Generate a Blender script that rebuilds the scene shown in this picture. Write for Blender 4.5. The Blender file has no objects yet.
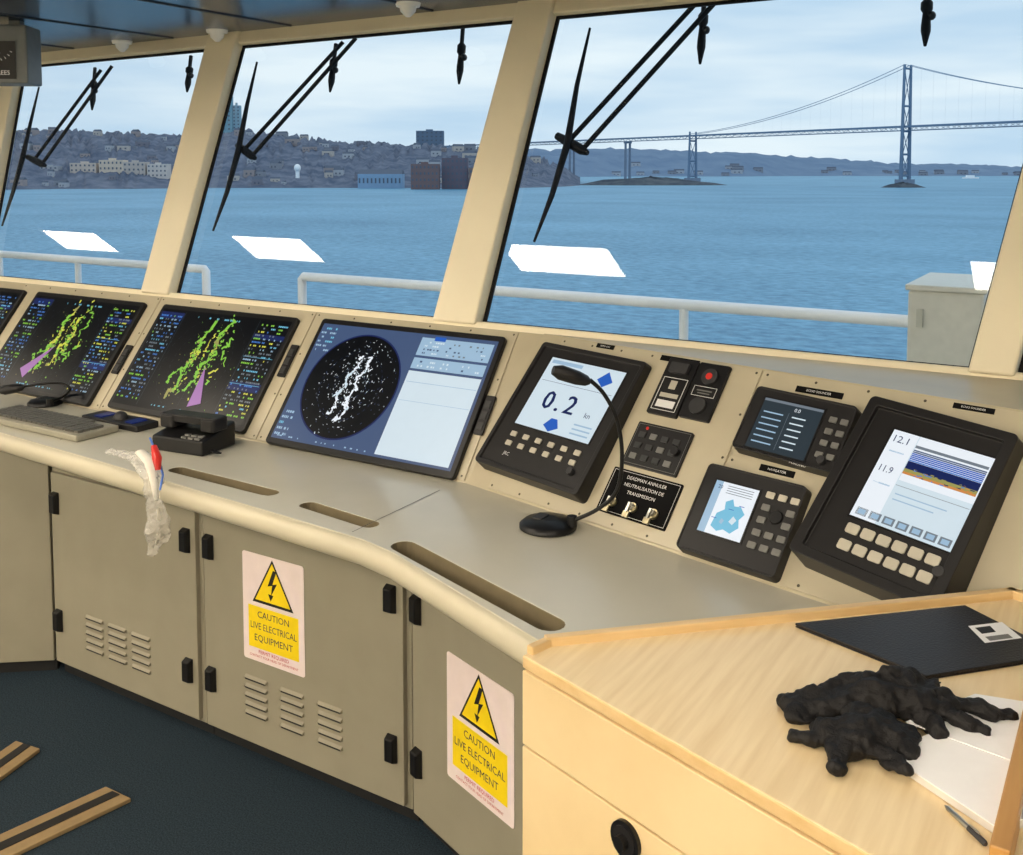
import bpy, bmesh, math, random
from mathutils import Vector, Matrix, geometry, noise
random.seed(7)
V=Vector
# ---------------------------------------------------------------- survey camera (used to take measurements on real surfaces)
H=1.7;F=1000.;P=math.radians(4);TH=math.atan(F/1612.)
PY=172+F*math.tan(P)
RV=V((math.cos(TH),math.sin(TH),0));FH=V((-math.sin(TH),math.cos(TH),0))
FW=FH*math.cos(P)+V((0,0,-math.sin(P)));UP=FH*math.sin(P)+V((0,0,math.cos(P)))
C0=V((0,0,H))
def ray(u,v): return FW+RV*((u-511.5)/F)+UP*((PY-v)/F)
def onz(u,v,z):
    d=ray(u,v);return C0+d*((z-H)/d.z)
def dep(u,v,t): return C0+ray(u,v)*t
def frame(o,ex,ey):
    ex=V(ex).normalized();ey=V(ey).normalized();n=ex.cross(ey).normalized();ey=n.cross(ex)
    M=Matrix.Identity(4)
    for i in range(3):
        M[i][0]=ex[i];M[i][1]=ey[i];M[i][2]=n[i];M[i][3]=o[i]
    return M
def loc(M,u,v,h=0.):
    Mi=M.inverted();o=Mi@C0;d=Mi.to_3x3()@ray(u,v)
    return o+d*((h-o.z)/d.z)
def rect(M,q,h=0.):
    p=[loc(M,u,v,h) for u,v in q]
    return ((p[0].x+p[3].x)/2,(p[1].x+p[2].x)/2,(p[2].y+p[3].y)/2,(p[0].y+p[1].y)/2)
# ---------------------------------------------------------------- materials
def lin(c):
    c=c/255.
    return c/12.92 if c<=.04045 else ((c+.055)/1.055)**2.4
def S(r,g,b): return (lin(r),lin(g),lin(b),1)
MC={}
def mat(name,rgb,rough=.5,metal=0.,var=.06,scale=30.,bump=0.,emit=0.,spec=.5,alpha=1.,stretch=None,rgb2=None,bscale=None):
    if name in MC: return MC[name]
    m=bpy.data.materials.new(name);m.use_nodes=True;nt=m.node_tree;b=nt.nodes["Principled BSDF"]
    c=S(*rgb)
    b.inputs["Roughness"].default_value=rough;b.inputs["Metallic"].default_value=metal
    b.inputs["Specular IOR Level"].default_value=spec
    if alpha<1: b.inputs["Alpha"].default_value=alpha
    tc=nt.nodes.new("ShaderNodeTexCoord");mp=nt.nodes.new("ShaderNodeMapping")
    nt.links.new(tc.outputs["Object"],mp.inputs[0])
    if stretch: mp.inputs["Scale"].default_value=stretch
    n=nt.nodes.new("ShaderNodeTexNoise");n.inputs["Scale"].default_value=scale;n.inputs["Detail"].default_value=4
    nt.links.new(mp.outputs[0],n.inputs["Vector"])
    r=nt.nodes.new("ShaderNodeValToRGB");r.color_ramp.elements[0].position=.3;r.color_ramp.elements[1].position=.7
    if rgb2: c2=S(*rgb2);r.color_ramp.elements[0].color=c;r.color_ramp.elements[1].color=c2
    else:
        r.color_ramp.elements[0].color=tuple(x*(1-var) for x in c[:3])+(1,)
        r.color_ramp.elements[1].color=tuple(min(1,x*(1+var)) for x in c[:3])+(1,)
    nt.links.new(n.outputs["Fac"],r.inputs[0])
    if emit>0:
        b.inputs["Base Color"].default_value=(c[0]*.1,c[1]*.1,c[2]*.1,1)
        nt.links.new(r.outputs[0],b.inputs["Emission Color"]);b.inputs["Emission Strength"].default_value=emit
    else: nt.links.new(r.outputs[0],b.inputs["Base Color"])
    if bump>0:
        n2=nt.nodes.new("ShaderNodeTexNoise");n2.inputs["Scale"].default_value=bscale or scale*3;n2.inputs["Detail"].default_value=3
        nt.links.new(mp.outputs[0],n2.inputs["Vector"])
        bp=nt.nodes.new("ShaderNodeBump");bp.inputs["Strength"].default_value=bump;bp.inputs["Distance"].default_value=.01
        nt.links.new(n2.outputs["Fac"],bp.inputs["Height"]);nt.links.new(bp.outputs[0],b.inputs["Normal"])
    MC[name]=m;return m
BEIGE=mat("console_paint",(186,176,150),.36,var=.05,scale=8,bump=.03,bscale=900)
PLATE=mat("panel_plate_paint",(190,181,156),.34,var=.04,scale=10)
TOPM=mat("worktop_paint",(198,194,178),.22,var=.03,scale=6)
NOSE=mat("worktop_edge_paint",(200,192,168),.32,var=.04,scale=6)
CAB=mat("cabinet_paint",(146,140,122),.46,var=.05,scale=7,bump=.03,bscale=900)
CREAM=mat("window_frame_paint",(238,227,198),.5,var=.04,scale=4)
WALLM=mat("wall_paint",(228,222,204),.6,var=.03,scale=3)
BLACK=mat("black_plastic",(16,16,18),.4,var=.1,spec=.4)
BLACK2=mat("black_satin_plastic",(30,29,30),.45,var=.1,spec=.4)
DGREY=mat("dark_grey_plastic",(48,48,50),.5,var=.1)
GREY=mat("grey_plastic",(115,115,112),.5,var=.05)
LGREY=mat("light_button_plastic",(190,185,170),.5,var=.05)
RUB=mat("black_rubber",(12,12,14),.6,var=.1,spec=.3)
STEEL=mat("brushed_steel",(190,188,180),.3,metal=1.,var=.06)
SCREW=mat("screw_metal",(95,90,78),.4,metal=.7,var=.1)
WHITEP=mat("white_print",(235,235,235),.6,var=.02)
DOME=mat("white_detector_plastic",(245,245,242),.5,var=.02)
KICK=mat("kick_plate",(22,22,24),.6,var=.1)
SLOTM=mat("slot_shade",(122,110,84),.6,var=.08)  # shade inside the grab slots, painted as a darker colour
WHITEO=mat("white_outdoor_paint",(250,251,253),.5,var=.02)
WOOD=mat("birch_veneer",(214,186,138),.38,rgb2=(230,206,160),scale=4,stretch=(1,1,16))
WOODT=mat("birch_top",(224,198,152),.33,rgb2=(238,216,174),scale=5,stretch=(16,1,1))
WOODE=mat("beech_edge",(212,178,124),.4,rgb2=(226,196,146),scale=5,stretch=(1,12,12))
# ---------------------------------------------------------------- mesh builder
TXT={}
def textgeo(s):
    if s in TXT: return TXT[s]
    cu=bpy.data.curves.new("t","FONT");cu.body=s;cu.size=1;cu.resolution_u=2
    o=bpy.data.objects.new("t",cu);bpy.context.collection.objects.link(o)
    dg=bpy.context.evaluated_depsgraph_get();ev=o.evaluated_get(dg);me=ev.to_mesh()
    vs=[v.co.copy() for v in me.vertices];fs=[tuple(p.vertices) for p in me.polygons]
    ev.to_mesh_clear();bpy.data.objects.remove(o);bpy.data.curves.remove(cu)
    w=max([v.x for v in vs] or [0]);TXT[s]=(vs,fs,w);return TXT[s]
class MB:
    def __init__(s): s.v=[];s.f=[];s.m=[];s.sm=[];s.mats=[]
    def mi(s,m):
        if m not in s.mats: s.mats.append(m)
        return s.mats.index(m)
    def add(s,vs,fs,m,sm=False):
        b=len(s.v);s.v+= [V(x) for x in vs];i=s.mi(m)
        for f in fs: s.f.append([b+k for k in f]);s.m.append(i);s.sm.append(sm)
        return s
    def box(s,x0,x1,y0,y1,z0,z1,m):
        return s.prism([(x0,y0),(x1,y0),(x1,y1),(x0,y1)],z0,z1,m)
    def prism(s,poly,z0,z1,m,m2=None,sc=1.):
        n=len(poly);cx=sum(p[0] for p in poly)/n;cy=sum(p[1] for p in poly)/n
        vs=[(x,y,z0) for x,y in poly]+[(cx+(x-cx)*sc,cy+(y-cy)*sc,z1) for x,y in poly]
        b=len(s.v);s.v+=[V(x) for x in vs];i1=s.mi(m);i2=s.mi(m2 or m)
        for f in [list(range(n))[::-1]]+[[i,(i+1)%n,n+(i+1)%n,n+i] for i in range(n)]: s.f.append([b+k for k in f]);s.m.append(i1);s.sm.append(False)
        s.f.append([b+n+k for k in range(n)]);s.m.append(i2);s.sm.append(False)
        return s
    def wedge(s,x0,x1,y0,y1,z0,zb,zt,m):
        vs=[(x0,y0,z0),(x1,y0,z0),(x1,y1,z0),(x0,y1,z0),(x0,y0,zb),(x1,y0,zb),(x1,y1,zt),(x0,y1,zt)]
        return s.add(vs,[(3,2,1,0),(4,5,6,7),(0,1,5,4),(1,2,6,5),(2,3,7,6),(3,0,4,7)],m)
    def rr(s,x0,x1,y0,y1,r,z0,z1,m,m2=None,k=5):
        return s.prism(rpoly(x0,x1,y0,y1,r,k),z0,z1,m,m2)
    def q(s,x0,x1,y0,y1,z,m): return s.add([(x0,y0,z),(x1,y0,z),(x1,y1,z),(x0,y1,z)],[(0,1,2,3)],m)
    def poly(s,pts,m): return s.add(pts,[list(range(len(pts)))],m)
    def frame(s,x0,x1,y0,y1,w,z0,z1,m):
        s.box(x0,x1,y0,y0+w,z0,z1,m);s.box(x0,x1,y1-w,y1,z0,z1,m)
        s.box(x0,x0+w,y0+w,y1-w,z0,z1,m);s.box(x1-w,x1,y0+w,y1-w,z0,z1,m);return s
    def tube(s,path,rad,m,n=10,cap=True,flat=1.):
        path=[V(p) for p in path]
        if not hasattr(rad,'__len__'): rad=[rad]*len(path)
        vs=[];prev=None
        for i,p in enumerate(path):
            d=(path[min(i+1,len(path)-1)]-path[max(i-1,0)]).normalized()
            if prev is None:
                a=V((0,0,1)) if abs(d.z)<.9 else V((1,0,0));x=a.cross(d).normalized()
            else: x=(prev-d*prev.dot(d)).normalized()
            prev=x;y=d.cross(x)
            for k in range(n):
                a=2*math.pi*k/n;vs.append(p+(x*math.cos(a)+y*math.sin(a)*flat)*rad[i])
        fs=[]
        for i in range(len(path)-1):
            for k in range(n):
                fs.append((i*n+k,i*n+(k+1)%n,(i+1)*n+(k+1)%n,(i+1)*n+k))
        s.add(vs,fs,m,True)
        if cap:
            s.add(vs[:n],[list(range(n))[::-1]],m);s.add(vs[-n:],[list(range(n))],m)
        return s
    def sph(s,c,r,m,n=12,k=8,R=None):
        if not hasattr(r,'__len__'): r=(r,r,r)
        vs=[];c=V(c)
        for i in range(k+1):
            a=math.pi*i/k
            for j in range(n):
                b=2*math.pi*j/n;q=V((r[0]*math.sin(a)*math.cos(b),r[1]*math.sin(a)*math.sin(b),r[2]*math.cos(a)))
                if R: q=R@q
                vs.append(c+q)
        fs=[]
        for i in range(k):
            for j in range(n):
                fs.append((i*n+j,(i+1)*n+j,(i+1)*n+(j+1)%n,i*n+(j+1)%n))
        return s.add(vs,fs,m,True)
    def text(s,t,x,y,z,size,m,al='c',sx=1.,fit=None):
        vs,fs,w=textgeo(t)
        if fit and w*size*sx>fit: sx=fit/(w*size)
        w*=size*sx
        ox=x-(w/2 if al=='c' else (w if al=='r' else 0))
        return s.add([(ox+v.x*size*sx,y+v.y*size,z) for v in vs],fs,m)
    def build(s,name,parent=None,M=None,bevel=0.,seg=2,label=None):
        me=bpy.data.meshes.new(name);me.from_pydata([tuple(v) for v in s.v],[],s.f)
        for m in s.mats: me.materials.append(m)
        me.polygons.foreach_set("material_index",s.m);me.polygons.foreach_set("use_smooth",s.sm)
        me.update()
        o=bpy.data.objects.new(name,me);bpy.context.collection.objects.link(o)
        if parent: o.parent=parent
        if M: o.matrix_local=M
        if bevel:
            b=o.modifiers.new("bevel","BEVEL");b.width=bevel;b.segments=seg;b.limit_method='ANGLE';b.angle_limit=.6
        if label:o["label"]=label
        return o
def rpoly(x0,x1,y0,y1,r,k=5):
    out=[]
    for cx,cy,a0 in((x1-r,y0+r,-90),(x1-r,y1-r,0),(x0+r,y1-r,90),(x0+r,y0+r,180)):
        for i in range(k+1):
            a=math.radians(a0+90*i/k);out.append((cx+r*math.cos(a),cy+r*math.sin(a)))
    return out
def circ(cx,cy,r,n=40): return [(cx+r*math.cos(2*math.pi*i/n),cy+r*math.sin(2*math.pi*i/n)) for i in range(n)]
def tag(o,label,cat,group=None,kind=None):
    o["label"]=label;o["category"]=cat
    if group:o["group"]=group
    if kind:o["kind"]=kind
    return o
def root(name,label,cat,M=None,group=None):
    o=bpy.data.objects.new(name,None);o.empty_display_size=.05;bpy.context.collection.objects.link(o)
    if M:o.matrix_world=M
    return tag(o,label,cat,group)
def T(x,y,z): return Matrix.Translation((x,y,z))
def struct(o): o["kind"]="structure";return o
# ================================================================= SETTING
FA=frame((0,2.19,.86),(1,0,0),(0,.773,1));LA=.474
DXB=V((.970,-.242,0)).normalized();HB=V((.242,.970,0)).normalized()
FB=frame((-1.504,2.19,.86),DXB,HB*.8+V((0,0,1)));LB=.480
TT=.325
FWN=frame((0,2.5,1.235),(1,0,0),(0,TT,1));LW=(2.25-1.235)*math.sqrt(1+TT*TT)
FLM=mat("blue_deck_carpet",(22,33,42),.9,rgb2=(50,66,78),scale=240,bump=.6,bscale=500,spec=.2)
struct(MB().box(-8,2.6,-2.6,2.6,-.1,0,FLM).build("floor"))
CEILM=mat("ceiling_panel_paint",(58,70,90),.22,var=.05,scale=3)
b=MB().box(-8,2.6,-2.6,2.95,2.25,2.33,CEILM)
for i in range(16): b.box(-8+i*.66,-7.99+i*.66,-2.6,2.8,2.246,2.25,DGREY)
struct(b.build("ceiling"))
struct(MB().box(-8,2.6,-2.7,-2.6,0,2.25,WALLM).build("wall_back"))
struct(MB().box(-8.1,-8,-2.7,2.95,0,2.25,WALLM).build("wall_left"))
struct(MB().box(2.6,2.7,-2.7,2.95,0,2.25,WALLM).build("wall_right"))
struct(MB().box(-8,2.6,2.52,2.60,0,1.225,CREAM).build("wall_front"))
lt=(2.20-1.235)*math.sqrt(1+TT*TT)
struct(MB().box(-8,2.6,lt,LW+.02,-.03,.012,CREAM).build("trim_1",M=FWN,bevel=.004))
struct(MB().box(-8,2.6,-.03,.012,-.03,.02,CREAM).build("trim_2",M=FWN,bevel=.006))
HF=.03;HG=-.012
def xl(b0,t0,h):
    a=loc(FWN,*b0,h);c=loc(FWN,*t0,h);k=(c.x-a.x)/(c.y-a.y)
    return (a.x-k*a.y, a.x+k*(LW-a.y))
mull=[]
for L_,R_ in((((-60,290),(-12,100)),((-16,291),(20,92))),(((138,299),(203,52)),((174,303),(242,48))),
             (((431,323),(511,24)),((481,328),(557,14))),(((963,388),(1022,168)),((1012,393),(1073,168)))):
    mull.append((xl(*L_,HF),xl(*R_,HG)))
mull=[((mull[0][0][0]-1.5,mull[0][0][1]-1.5),(mull[0][1][0]-1.5,mull[0][1][1]-1.5))]+mull
mull.append(((1.45,1.6),(1.6,1.75)))
GL=bpy.data.materials.new("window_glass");GL.use_nodes=True;nt=GL.node_tree;nt.nodes.clear()
o_=nt.nodes.new("ShaderNodeOutputMaterial");mx=nt.nodes.new("ShaderNodeMixShader");tr=nt.nodes.new("ShaderNodeBsdfTransparent")
gl=nt.nodes.new("ShaderNodeBsdfGlossy");gl.inputs["Roughness"].default_value=0.0;gl.inputs["Color"].default_value=(.95,.97,1,1)
fr=nt.nodes.new("ShaderNodeFresnel");fr.inputs["IOR"].default_value=1.5;mu=nt.nodes.new("ShaderNodeMath");mu.operation='MULTIPLY';mu.inputs[1].default_value=1.0
tr.inputs[0].default_value=(.97,.985,1,1)
nt.links.new(fr.outputs[0],mu.inputs[0]);nt.links.new(mu.outputs[0],mx.inputs[0]);nt.links.new(tr.outputs[0],mx.inputs[1]);nt.links.new(gl.outputs[0],mx.inputs[2]);nt.links.new(mx.outputs[0],o_.inputs[0])
for i,((l0,l1),(r0,r1)) in enumerate(mull):
    struct(MB().prism([(l0,0),(r0,0),(r1,LW),(l1,LW)],-.03,HF,CREAM).build("trim_%d"%(i+3),M=FWN,bevel=.006))
for i in range(len(mull)-1):
    a0,a1=mull[i][1];c0,c1=mull[i+1][0]
    b=MB();g=.012
    def X(a,c,t): return a+(c-a)*t
    tl=lt/LW;xa,xc=X(a0,a1,tl),X(c0,c1,tl);z=-.02
    b.add([(a0,0,z),(c0,0,z),(xc,lt,z),(xa,lt,z)],[(0,1,2,3)],GL)
    for p in([(a0,0),(a0+g,0),(xa+g,lt),(xa,lt)],[(c0-g*.6,0),(c0,0),(xc,lt),(xc-g*.6,lt)],[(a0,.008),(c0,.008),(c0,.018),(a0,.018)],[(xa,lt-.01),(xc,lt-.01),(xc,lt),(xa,lt)]):
        b.prism(p,z+.001,z+.008,RUB)
    struct(b.build("window_%d"%(i+1),M=FWN))
# ================================================================= CEILING LIGHTS (the front row shows as reflections in the panes, rear fill rows are added)
LAMP=mat("light_diffuser",(255,240,218),.5,emit=25.,var=.01)
nW=V((0,-1,TT)).normalized()
def refl(u,v):
    d=ray(u,v);p0=FWN@loc(FWN,u,v,-.02);e=d-2*d.dot(nW)*nW
    return p0+e*((2.24-p0.z)/e.z)
lights=[]
for Q in([(47,231),(97,232),(113,250),(65,250)],[(232,235),(305,239),(322,262),(255,258)],[(503,243),(607,248),(627,277),(518,271)],[(967,260),(1050,264),(1068,295),(978,290)]):
    p=[refl(*q) for q in Q];xs_=sorted(q.x for q in p);ys_=sorted(q.y for q in p);lights.append(((xs_[0]+xs_[1])/2,(xs_[2]+xs_[3])/2,(ys_[0]+ys_[1])/2,(ys_[2]+ys_[3])/2))
for x in(-6.6,-5.2,-3.9,-2.6,-1.3,0.,1.3):
    lights+=[(x-.3,x+.3,-.95,-.35),(x-.3,x+.3,-2.2,-1.6)]  # unseen rear rows added to brighten the room, clear of the pane reflections
for l in lights:
    R=root("ceiling_or_fill_light","square flush ceiling light panel","ceiling light",T((l[0]+l[1])/2,(l[2]+l[3])/2,2.25),"ceiling light panels")
    w=(l[1]-l[0])/2;h=(l[3]-l[2])/2
    MB().frame(-w-.02,w+.02,-h-.02,h+.02,.02,-.014,0,WHITEP).build("frame",R)
    MB().box(-w,w,-h,h,-.010,-.001,LAMP).build("diffuser",R)
# ================================================================= CONSOLE HOUSING
R=root("instrument_console","beige painted steel console with sloping instrument panels under windows","console",T(-1.5,2.3,.86))
Ri=R.matrix_world.inverted()
def aw(x,w): return V((x,2.19+.773*w,.86+w))
def bw(s,w): return V((-1.504,2.19,.86))+DXB*s+HB*.8*w+V((0,0,w))
w1=.375
jb=V((-1.504,2.19,.86));jt=aw(-1.504+.2*w1,w1)
body=MB()
rb=bw(2.05,0);rt=bw(2.05,w1)
lb=aw(-5.5,0);l_t=aw(-5.5,w1)
pts=[lb,jb,rb,l_t,jt,rt]
dn=V((0,0,-.06))
bk=2.515
def bkp(p,z=None): return V((p.x,bk,p.z if z is None else z))
body.add(pts,[(0,1,4,3),(1,2,5,4)],BEIGE)
body.add([l_t,jt,rt,bkp(rt),bkp(jt),bkp(l_t)],[(0,1,4,5),(1,2,3,4)],BEIGE)
body.add([lb,jb,rb,lb+dn,jb+dn,rb+dn],[(0,3,4,1),(1,4,5,2)],BEIGE)
body.add([rb,rt,bkp(rt),bkp(rb,.8)],[(0,3,2,1)],BEIGE);body.add([lb,l_t,bkp(l_t),bkp(lb,.8)],[(0,1,2,3)],BEIGE)
body.v=[Ri@v for v in body.v];body.build("housing",R)
def plate(M,x0,x1,y0,y1,nx,ny,pat=None):
    b=MB().box(x0,x1,y0,y1,.0005,.004,PLATE)
    for i in range(nx):
        for y in(y0+.010,y1-.010):
            x=x0+.012+(x1-x0-.024)*i/(nx-1);b.prism(circ(x,y,.0035,8),.004,.0055,SCREW)
    for j in range(1,ny-1):
        for x in(x0+.010,x1-.010):
            y=y0+.010+(y1-y0-.02)*j/(ny-1);b.prism(circ(x,y,.0035,8),.004,.0055,SCREW)
    b.build("panel_plate",R,Ri@M,bevel=.0015,seg=1)
D1=rect(FA,[(35,290),(143,303),(88,407),(-18,384)],.02);D2=rect(FA,[(160,303),(301,318),(237,438),(113,402)],.02);D3=rect(FA,[(322,318),(512,337),(446,480),(266,440)],.02)
s12=(D1[1]+D2[0])/2;s23=(D2[1]+D3[0])/2
plate(FA,s12-.86,s12-.003,.006,LA-.006,6,4);plate(FA,s12+.003,s23-.003,.006,LA-.006,6,4);plate(FA,s23+.003,-1.51,.006,LA-.006,6,4)
pb=loc(FB,728,460).x
plate(FB,.085,pb-.003,.006,LB-.006,7,5);plate(FB,pb+.003,1.75,.006,LB-.006,9,5)
# ================================================================= WORKTOP
edge=[(-4.6,1.845),(-3.09,1.835),(-2.55,1.80),(-2.11,1.768),(-1.81,1.748),(-1.47,1.722),(-1.36,1.697),(-.861,1.500),(-.55,1.37)]
back=[(-.1,1.848),(-1.504,2.20),(-4.6,2.20)]
def slot(pa,pb_,hw=.02):
    a=onz(*pa,.86);c=onz(*pb_,.86);d=(c-a);d.z=0;d.normalize();n=V((-d.y,d.x,0));out=[]
    a=a+d*hw;c=c-d*hw
    for ce,s in((c,1),(a,-1)):
        for i in range(9):
            an=-math.pi/2+math.pi*i/8
            p=ce+(d*math.cos(an)+n*math.sin(an))*hw*s;out.append((p.x,p.y))
    return out
slots=[slot((172,468),(276,494),.024),slot((303,503),(376,526),.024),slot((397,542),(560,629),.029)]
loops=[[V((x,y,0)) for x,y in edge+back]]+[[V((x,y,0)) for x,y in s] for s in slots]
tri=geometry.tessellate_polygon(loops)
flat=[p for l in loops for p in l]
WT=T(-1.5,1.9,0);b=MB();off=V((-1.5,1.9,0))
zt,zb=.86,.800
b.add([(p.x-off.x,p.y-off.y,zt) for p in flat],[t if (flat[t[1]]-flat[t[0]]).cross(flat[t[2]]-flat[t[0]]).z>0 else t[::-1] for t in tri],TOPM)
for li,l in enumerate(loops):
    n=len(l);ccw=sum(l[i].x*l[(i+1)%n].y-l[(i+1)%n].x*l[i].y for i in range(n))>0
    vs=[(p.x-off.x,p.y-off.y,zt) for p in l]+[(p.x-off.x,p.y-off.y,zb) for p in l]
    fs=[]
    for i in range(n):
        f=[i,n+i,n+(i+1)%n,(i+1)%n]
        if (li==0)!=ccw: f=f[::-1]
        fs.append(f)
    b.add(vs,fs,NOSE if li==0 else SLOTM)
    if li: b.add([(p.x-off.x,p.y-off.y,zb+.004) for p in l],[list(range(n))],SLOTM)  # slot floor added in the shade colour so the slots read dark
b.add([(p.x-off.x,p.y-off.y,zb) for p in loops[0]],[list(range(len(loops[0])))[::-1]],NOSE)
wt=root("console_worktop","continuous beige grey worktop with rounded nosing and grab slots","worktop",WT)
o=b.build("worktop_slab",wt)
bm=bmesh.new();bm.from_mesh(o.data);bmesh.ops.remove_doubles(bm,verts=bm.verts,dist=.0005);bmesh.ops.recalc_face_normals(bm,faces=bm.faces);bm.to_mesh(o.data);bm.free()
bv=o.modifiers.new("bevel","BEVEL");bv.width=.011;bv.segments=5;bv.limit_method='ANGLE';bv.angle_limit=.8
for p in o.data.polygons: p.use_smooth=False
b=MB();n=len(edge);prof=[]
for k in range(13):
    a=math.radians(-90+180*k/12);prof.append((.026*max(math.cos(a),0.)**.8,.830+.029*math.sin(a)))
rows=[]
for i,(x,y) in enumerate(edge):
    p=V(edge[max(i-1,0)]);q=V(edge[min(i+1,n-1)]);d=(q-p).normalized();o2=V((d.y,-d.x))
    rows.append([(x+o2.x*(e-.004)-off.x,y+o2.y*(e-.004)-off.y,z) for e,z in prof])
m_=len(prof);b.add([p for r_ in rows for p in r_],[(i*m_+k,(i+1)*m_+k,(i+1)*m_+k+1,i*m_+k+1) for i in range(n-1) for k in range(m_-1)],NOSE,True)
b.build("nosing",wt)
for pa,pc in(((440,490),(352,532)),((118,408),(60,440))):
    b=MB();a=onz(*pa,.861);c=onz(*pc,.861);d=(c-a).normalized();nn=V((-d.y,d.x,0))*.0012
    b.add([a-nn-off,a+nn-off,c+nn-off,c-nn-off],[(0,1,2,3)],DGREY);b.build("seam",wt)
# ================================================================= CABINETS
YC=1.965;DZ=(.058,.705)
FC=frame((0,YC,0),(1,0,0),(0,0,1))
def cabinet(M,w,label,hl,vents,door=True,dz=DZ,d=.42):
    R=root("console_cabinet",label,"cabinet",M,"console base cabinets")
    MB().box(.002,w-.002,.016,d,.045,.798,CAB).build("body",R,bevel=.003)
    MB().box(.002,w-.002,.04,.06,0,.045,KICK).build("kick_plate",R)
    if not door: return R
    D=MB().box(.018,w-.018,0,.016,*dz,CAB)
    for vx in vents:
        for k in range(5):
            z=.155+k*.026
            D.add([(vx,0,z),(vx+.085,0,z),(vx+.085,-.008,z-.007),(vx,-.008,z-.007),(vx,0,z-.012),(vx+.085,0,z-.012)],[(0,1,2,3)[::-1],(3,2,5,4)[::-1],(0,3,4),(1,5,2)],CAB)
            D.box(vx+.002,vx+.083,-.0075,-.0005,z-.0125,z-.0075,BLACK2)
    D=D.build("door",R,bevel=.002)
    for side,nm in((0,"hinge"),(1,"latch")):
        if nm[0] not in hl: continue
        for z in(.205,.605):
            x=.045 if side==0 else w-.055
            h=MB()
            h.prism([(x-.017,z-.038),(x+.017,z-.038),(x+.017,z+.038),(x-.017,z+.038)],0,.020,BLACK,sc=.8)
            h.v=[V((p.x,-p.z,p.y)) for p in h.v]
            h.build(nm,D,bevel=.003)
    return R
c1a=loc(FC,50,560).x;c12=loc(FC,201,620).x;c23=loc(FC,409,700).x
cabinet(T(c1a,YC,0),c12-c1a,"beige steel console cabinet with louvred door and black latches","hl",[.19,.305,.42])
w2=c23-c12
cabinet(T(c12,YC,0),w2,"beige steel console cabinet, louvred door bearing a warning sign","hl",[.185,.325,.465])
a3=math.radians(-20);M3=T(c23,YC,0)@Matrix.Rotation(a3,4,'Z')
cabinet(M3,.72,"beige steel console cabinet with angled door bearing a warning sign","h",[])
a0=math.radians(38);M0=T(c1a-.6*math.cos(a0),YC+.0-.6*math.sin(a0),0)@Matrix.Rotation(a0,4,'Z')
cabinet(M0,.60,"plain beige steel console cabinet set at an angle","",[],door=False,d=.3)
# ================================================================= WARNING SIGNS
PINK=mat("sign_paper",(236,220,218),.45,var=.03);YEL=mat("sign_yellow",(245,214,20),.45,var=.03);REDP=mat("red_print",(190,40,40),.5);SBK=mat("black_print",(20,20,20),.5);NAVY=mat("navy_print",(30,40,80),.5)
def sign(M,q,h):
    x0,x1,y0,y1=rect(M,q,h);cx=(x0+x1)/2;cy=(y0+y1)/2;w=x1-x0;hh=y1-y0;u=min(w,hh*.70)
    b=MB();b.rr(-w/2,w/2,-hh/2,hh/2,.008,0,.0012,PINK)
    b.q(-w*.41,w*.41,-hh*.375,hh*.015,.0016,YEL)
    z=.002;c0=.235*hh
    def tri_(s,zz,m):
        r=u*.36*s;b.poly([(-r,c0-r*.72,zz),(r,c0-r*.72,zz),(0,c0+r*.98,zz)],m)
    tri_(1.0,.0018,SBK);tri_(.86,.0021,YEL)
    c=c0;s=u*.15
    b.add([(s*.1,c+s*1.45,.0025),(-s*.55,c-s*.05,.0025),(s*.0,c+s*.12,.0025),(-s*.18,c-s*.85,.0025),(s*.55,c+s*.35,.0025),(s*.02,c+s*.2,.0025),(s*.5,c+s*1.4,.0025)],[(0,1,2,5,6),(2,3,4,5)],SBK)
    b.add([(-s*.5,c-s*.7,.0025),(s*.12,c-s*.75,.0025),(-s*.22,c-s*1.3,.0025)],[(0,2,1)],SBK)
    for t,y in(("CAUTION",-.085),("LIVE ELECTRICAL",-.195),("EQUIPMENT",-.305)):
        b.text(t,0,y*hh,z,u*.125,NAVY,fit=w*.76)
    b.text("PERMIT REQUIRED",0,-hh*.420,z,u*.065,REDP);b.text("CONTACT YOUR HEAD OF DEPARTMENT",0,-hh*.46,z,u*.045,REDP)
    return b.build("warning_sign",M=M@T(cx,cy,h))
FC3=frame((c23,YC,0),(math.cos(a3),math.sin(a3),0),(0,0,1))
tag(sign(FC,[(246,552),(306,566),(303,676),(241,656)],.001),"laminated live electrical equipment caution sign on cabinet door","warning sign","caution signs")
tag(sign(FC3,[(447,662),(515,682),(514,816),(448,787)],.001),"laminated live electrical equipment caution sign on angled door","warning sign","caution signs")
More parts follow.
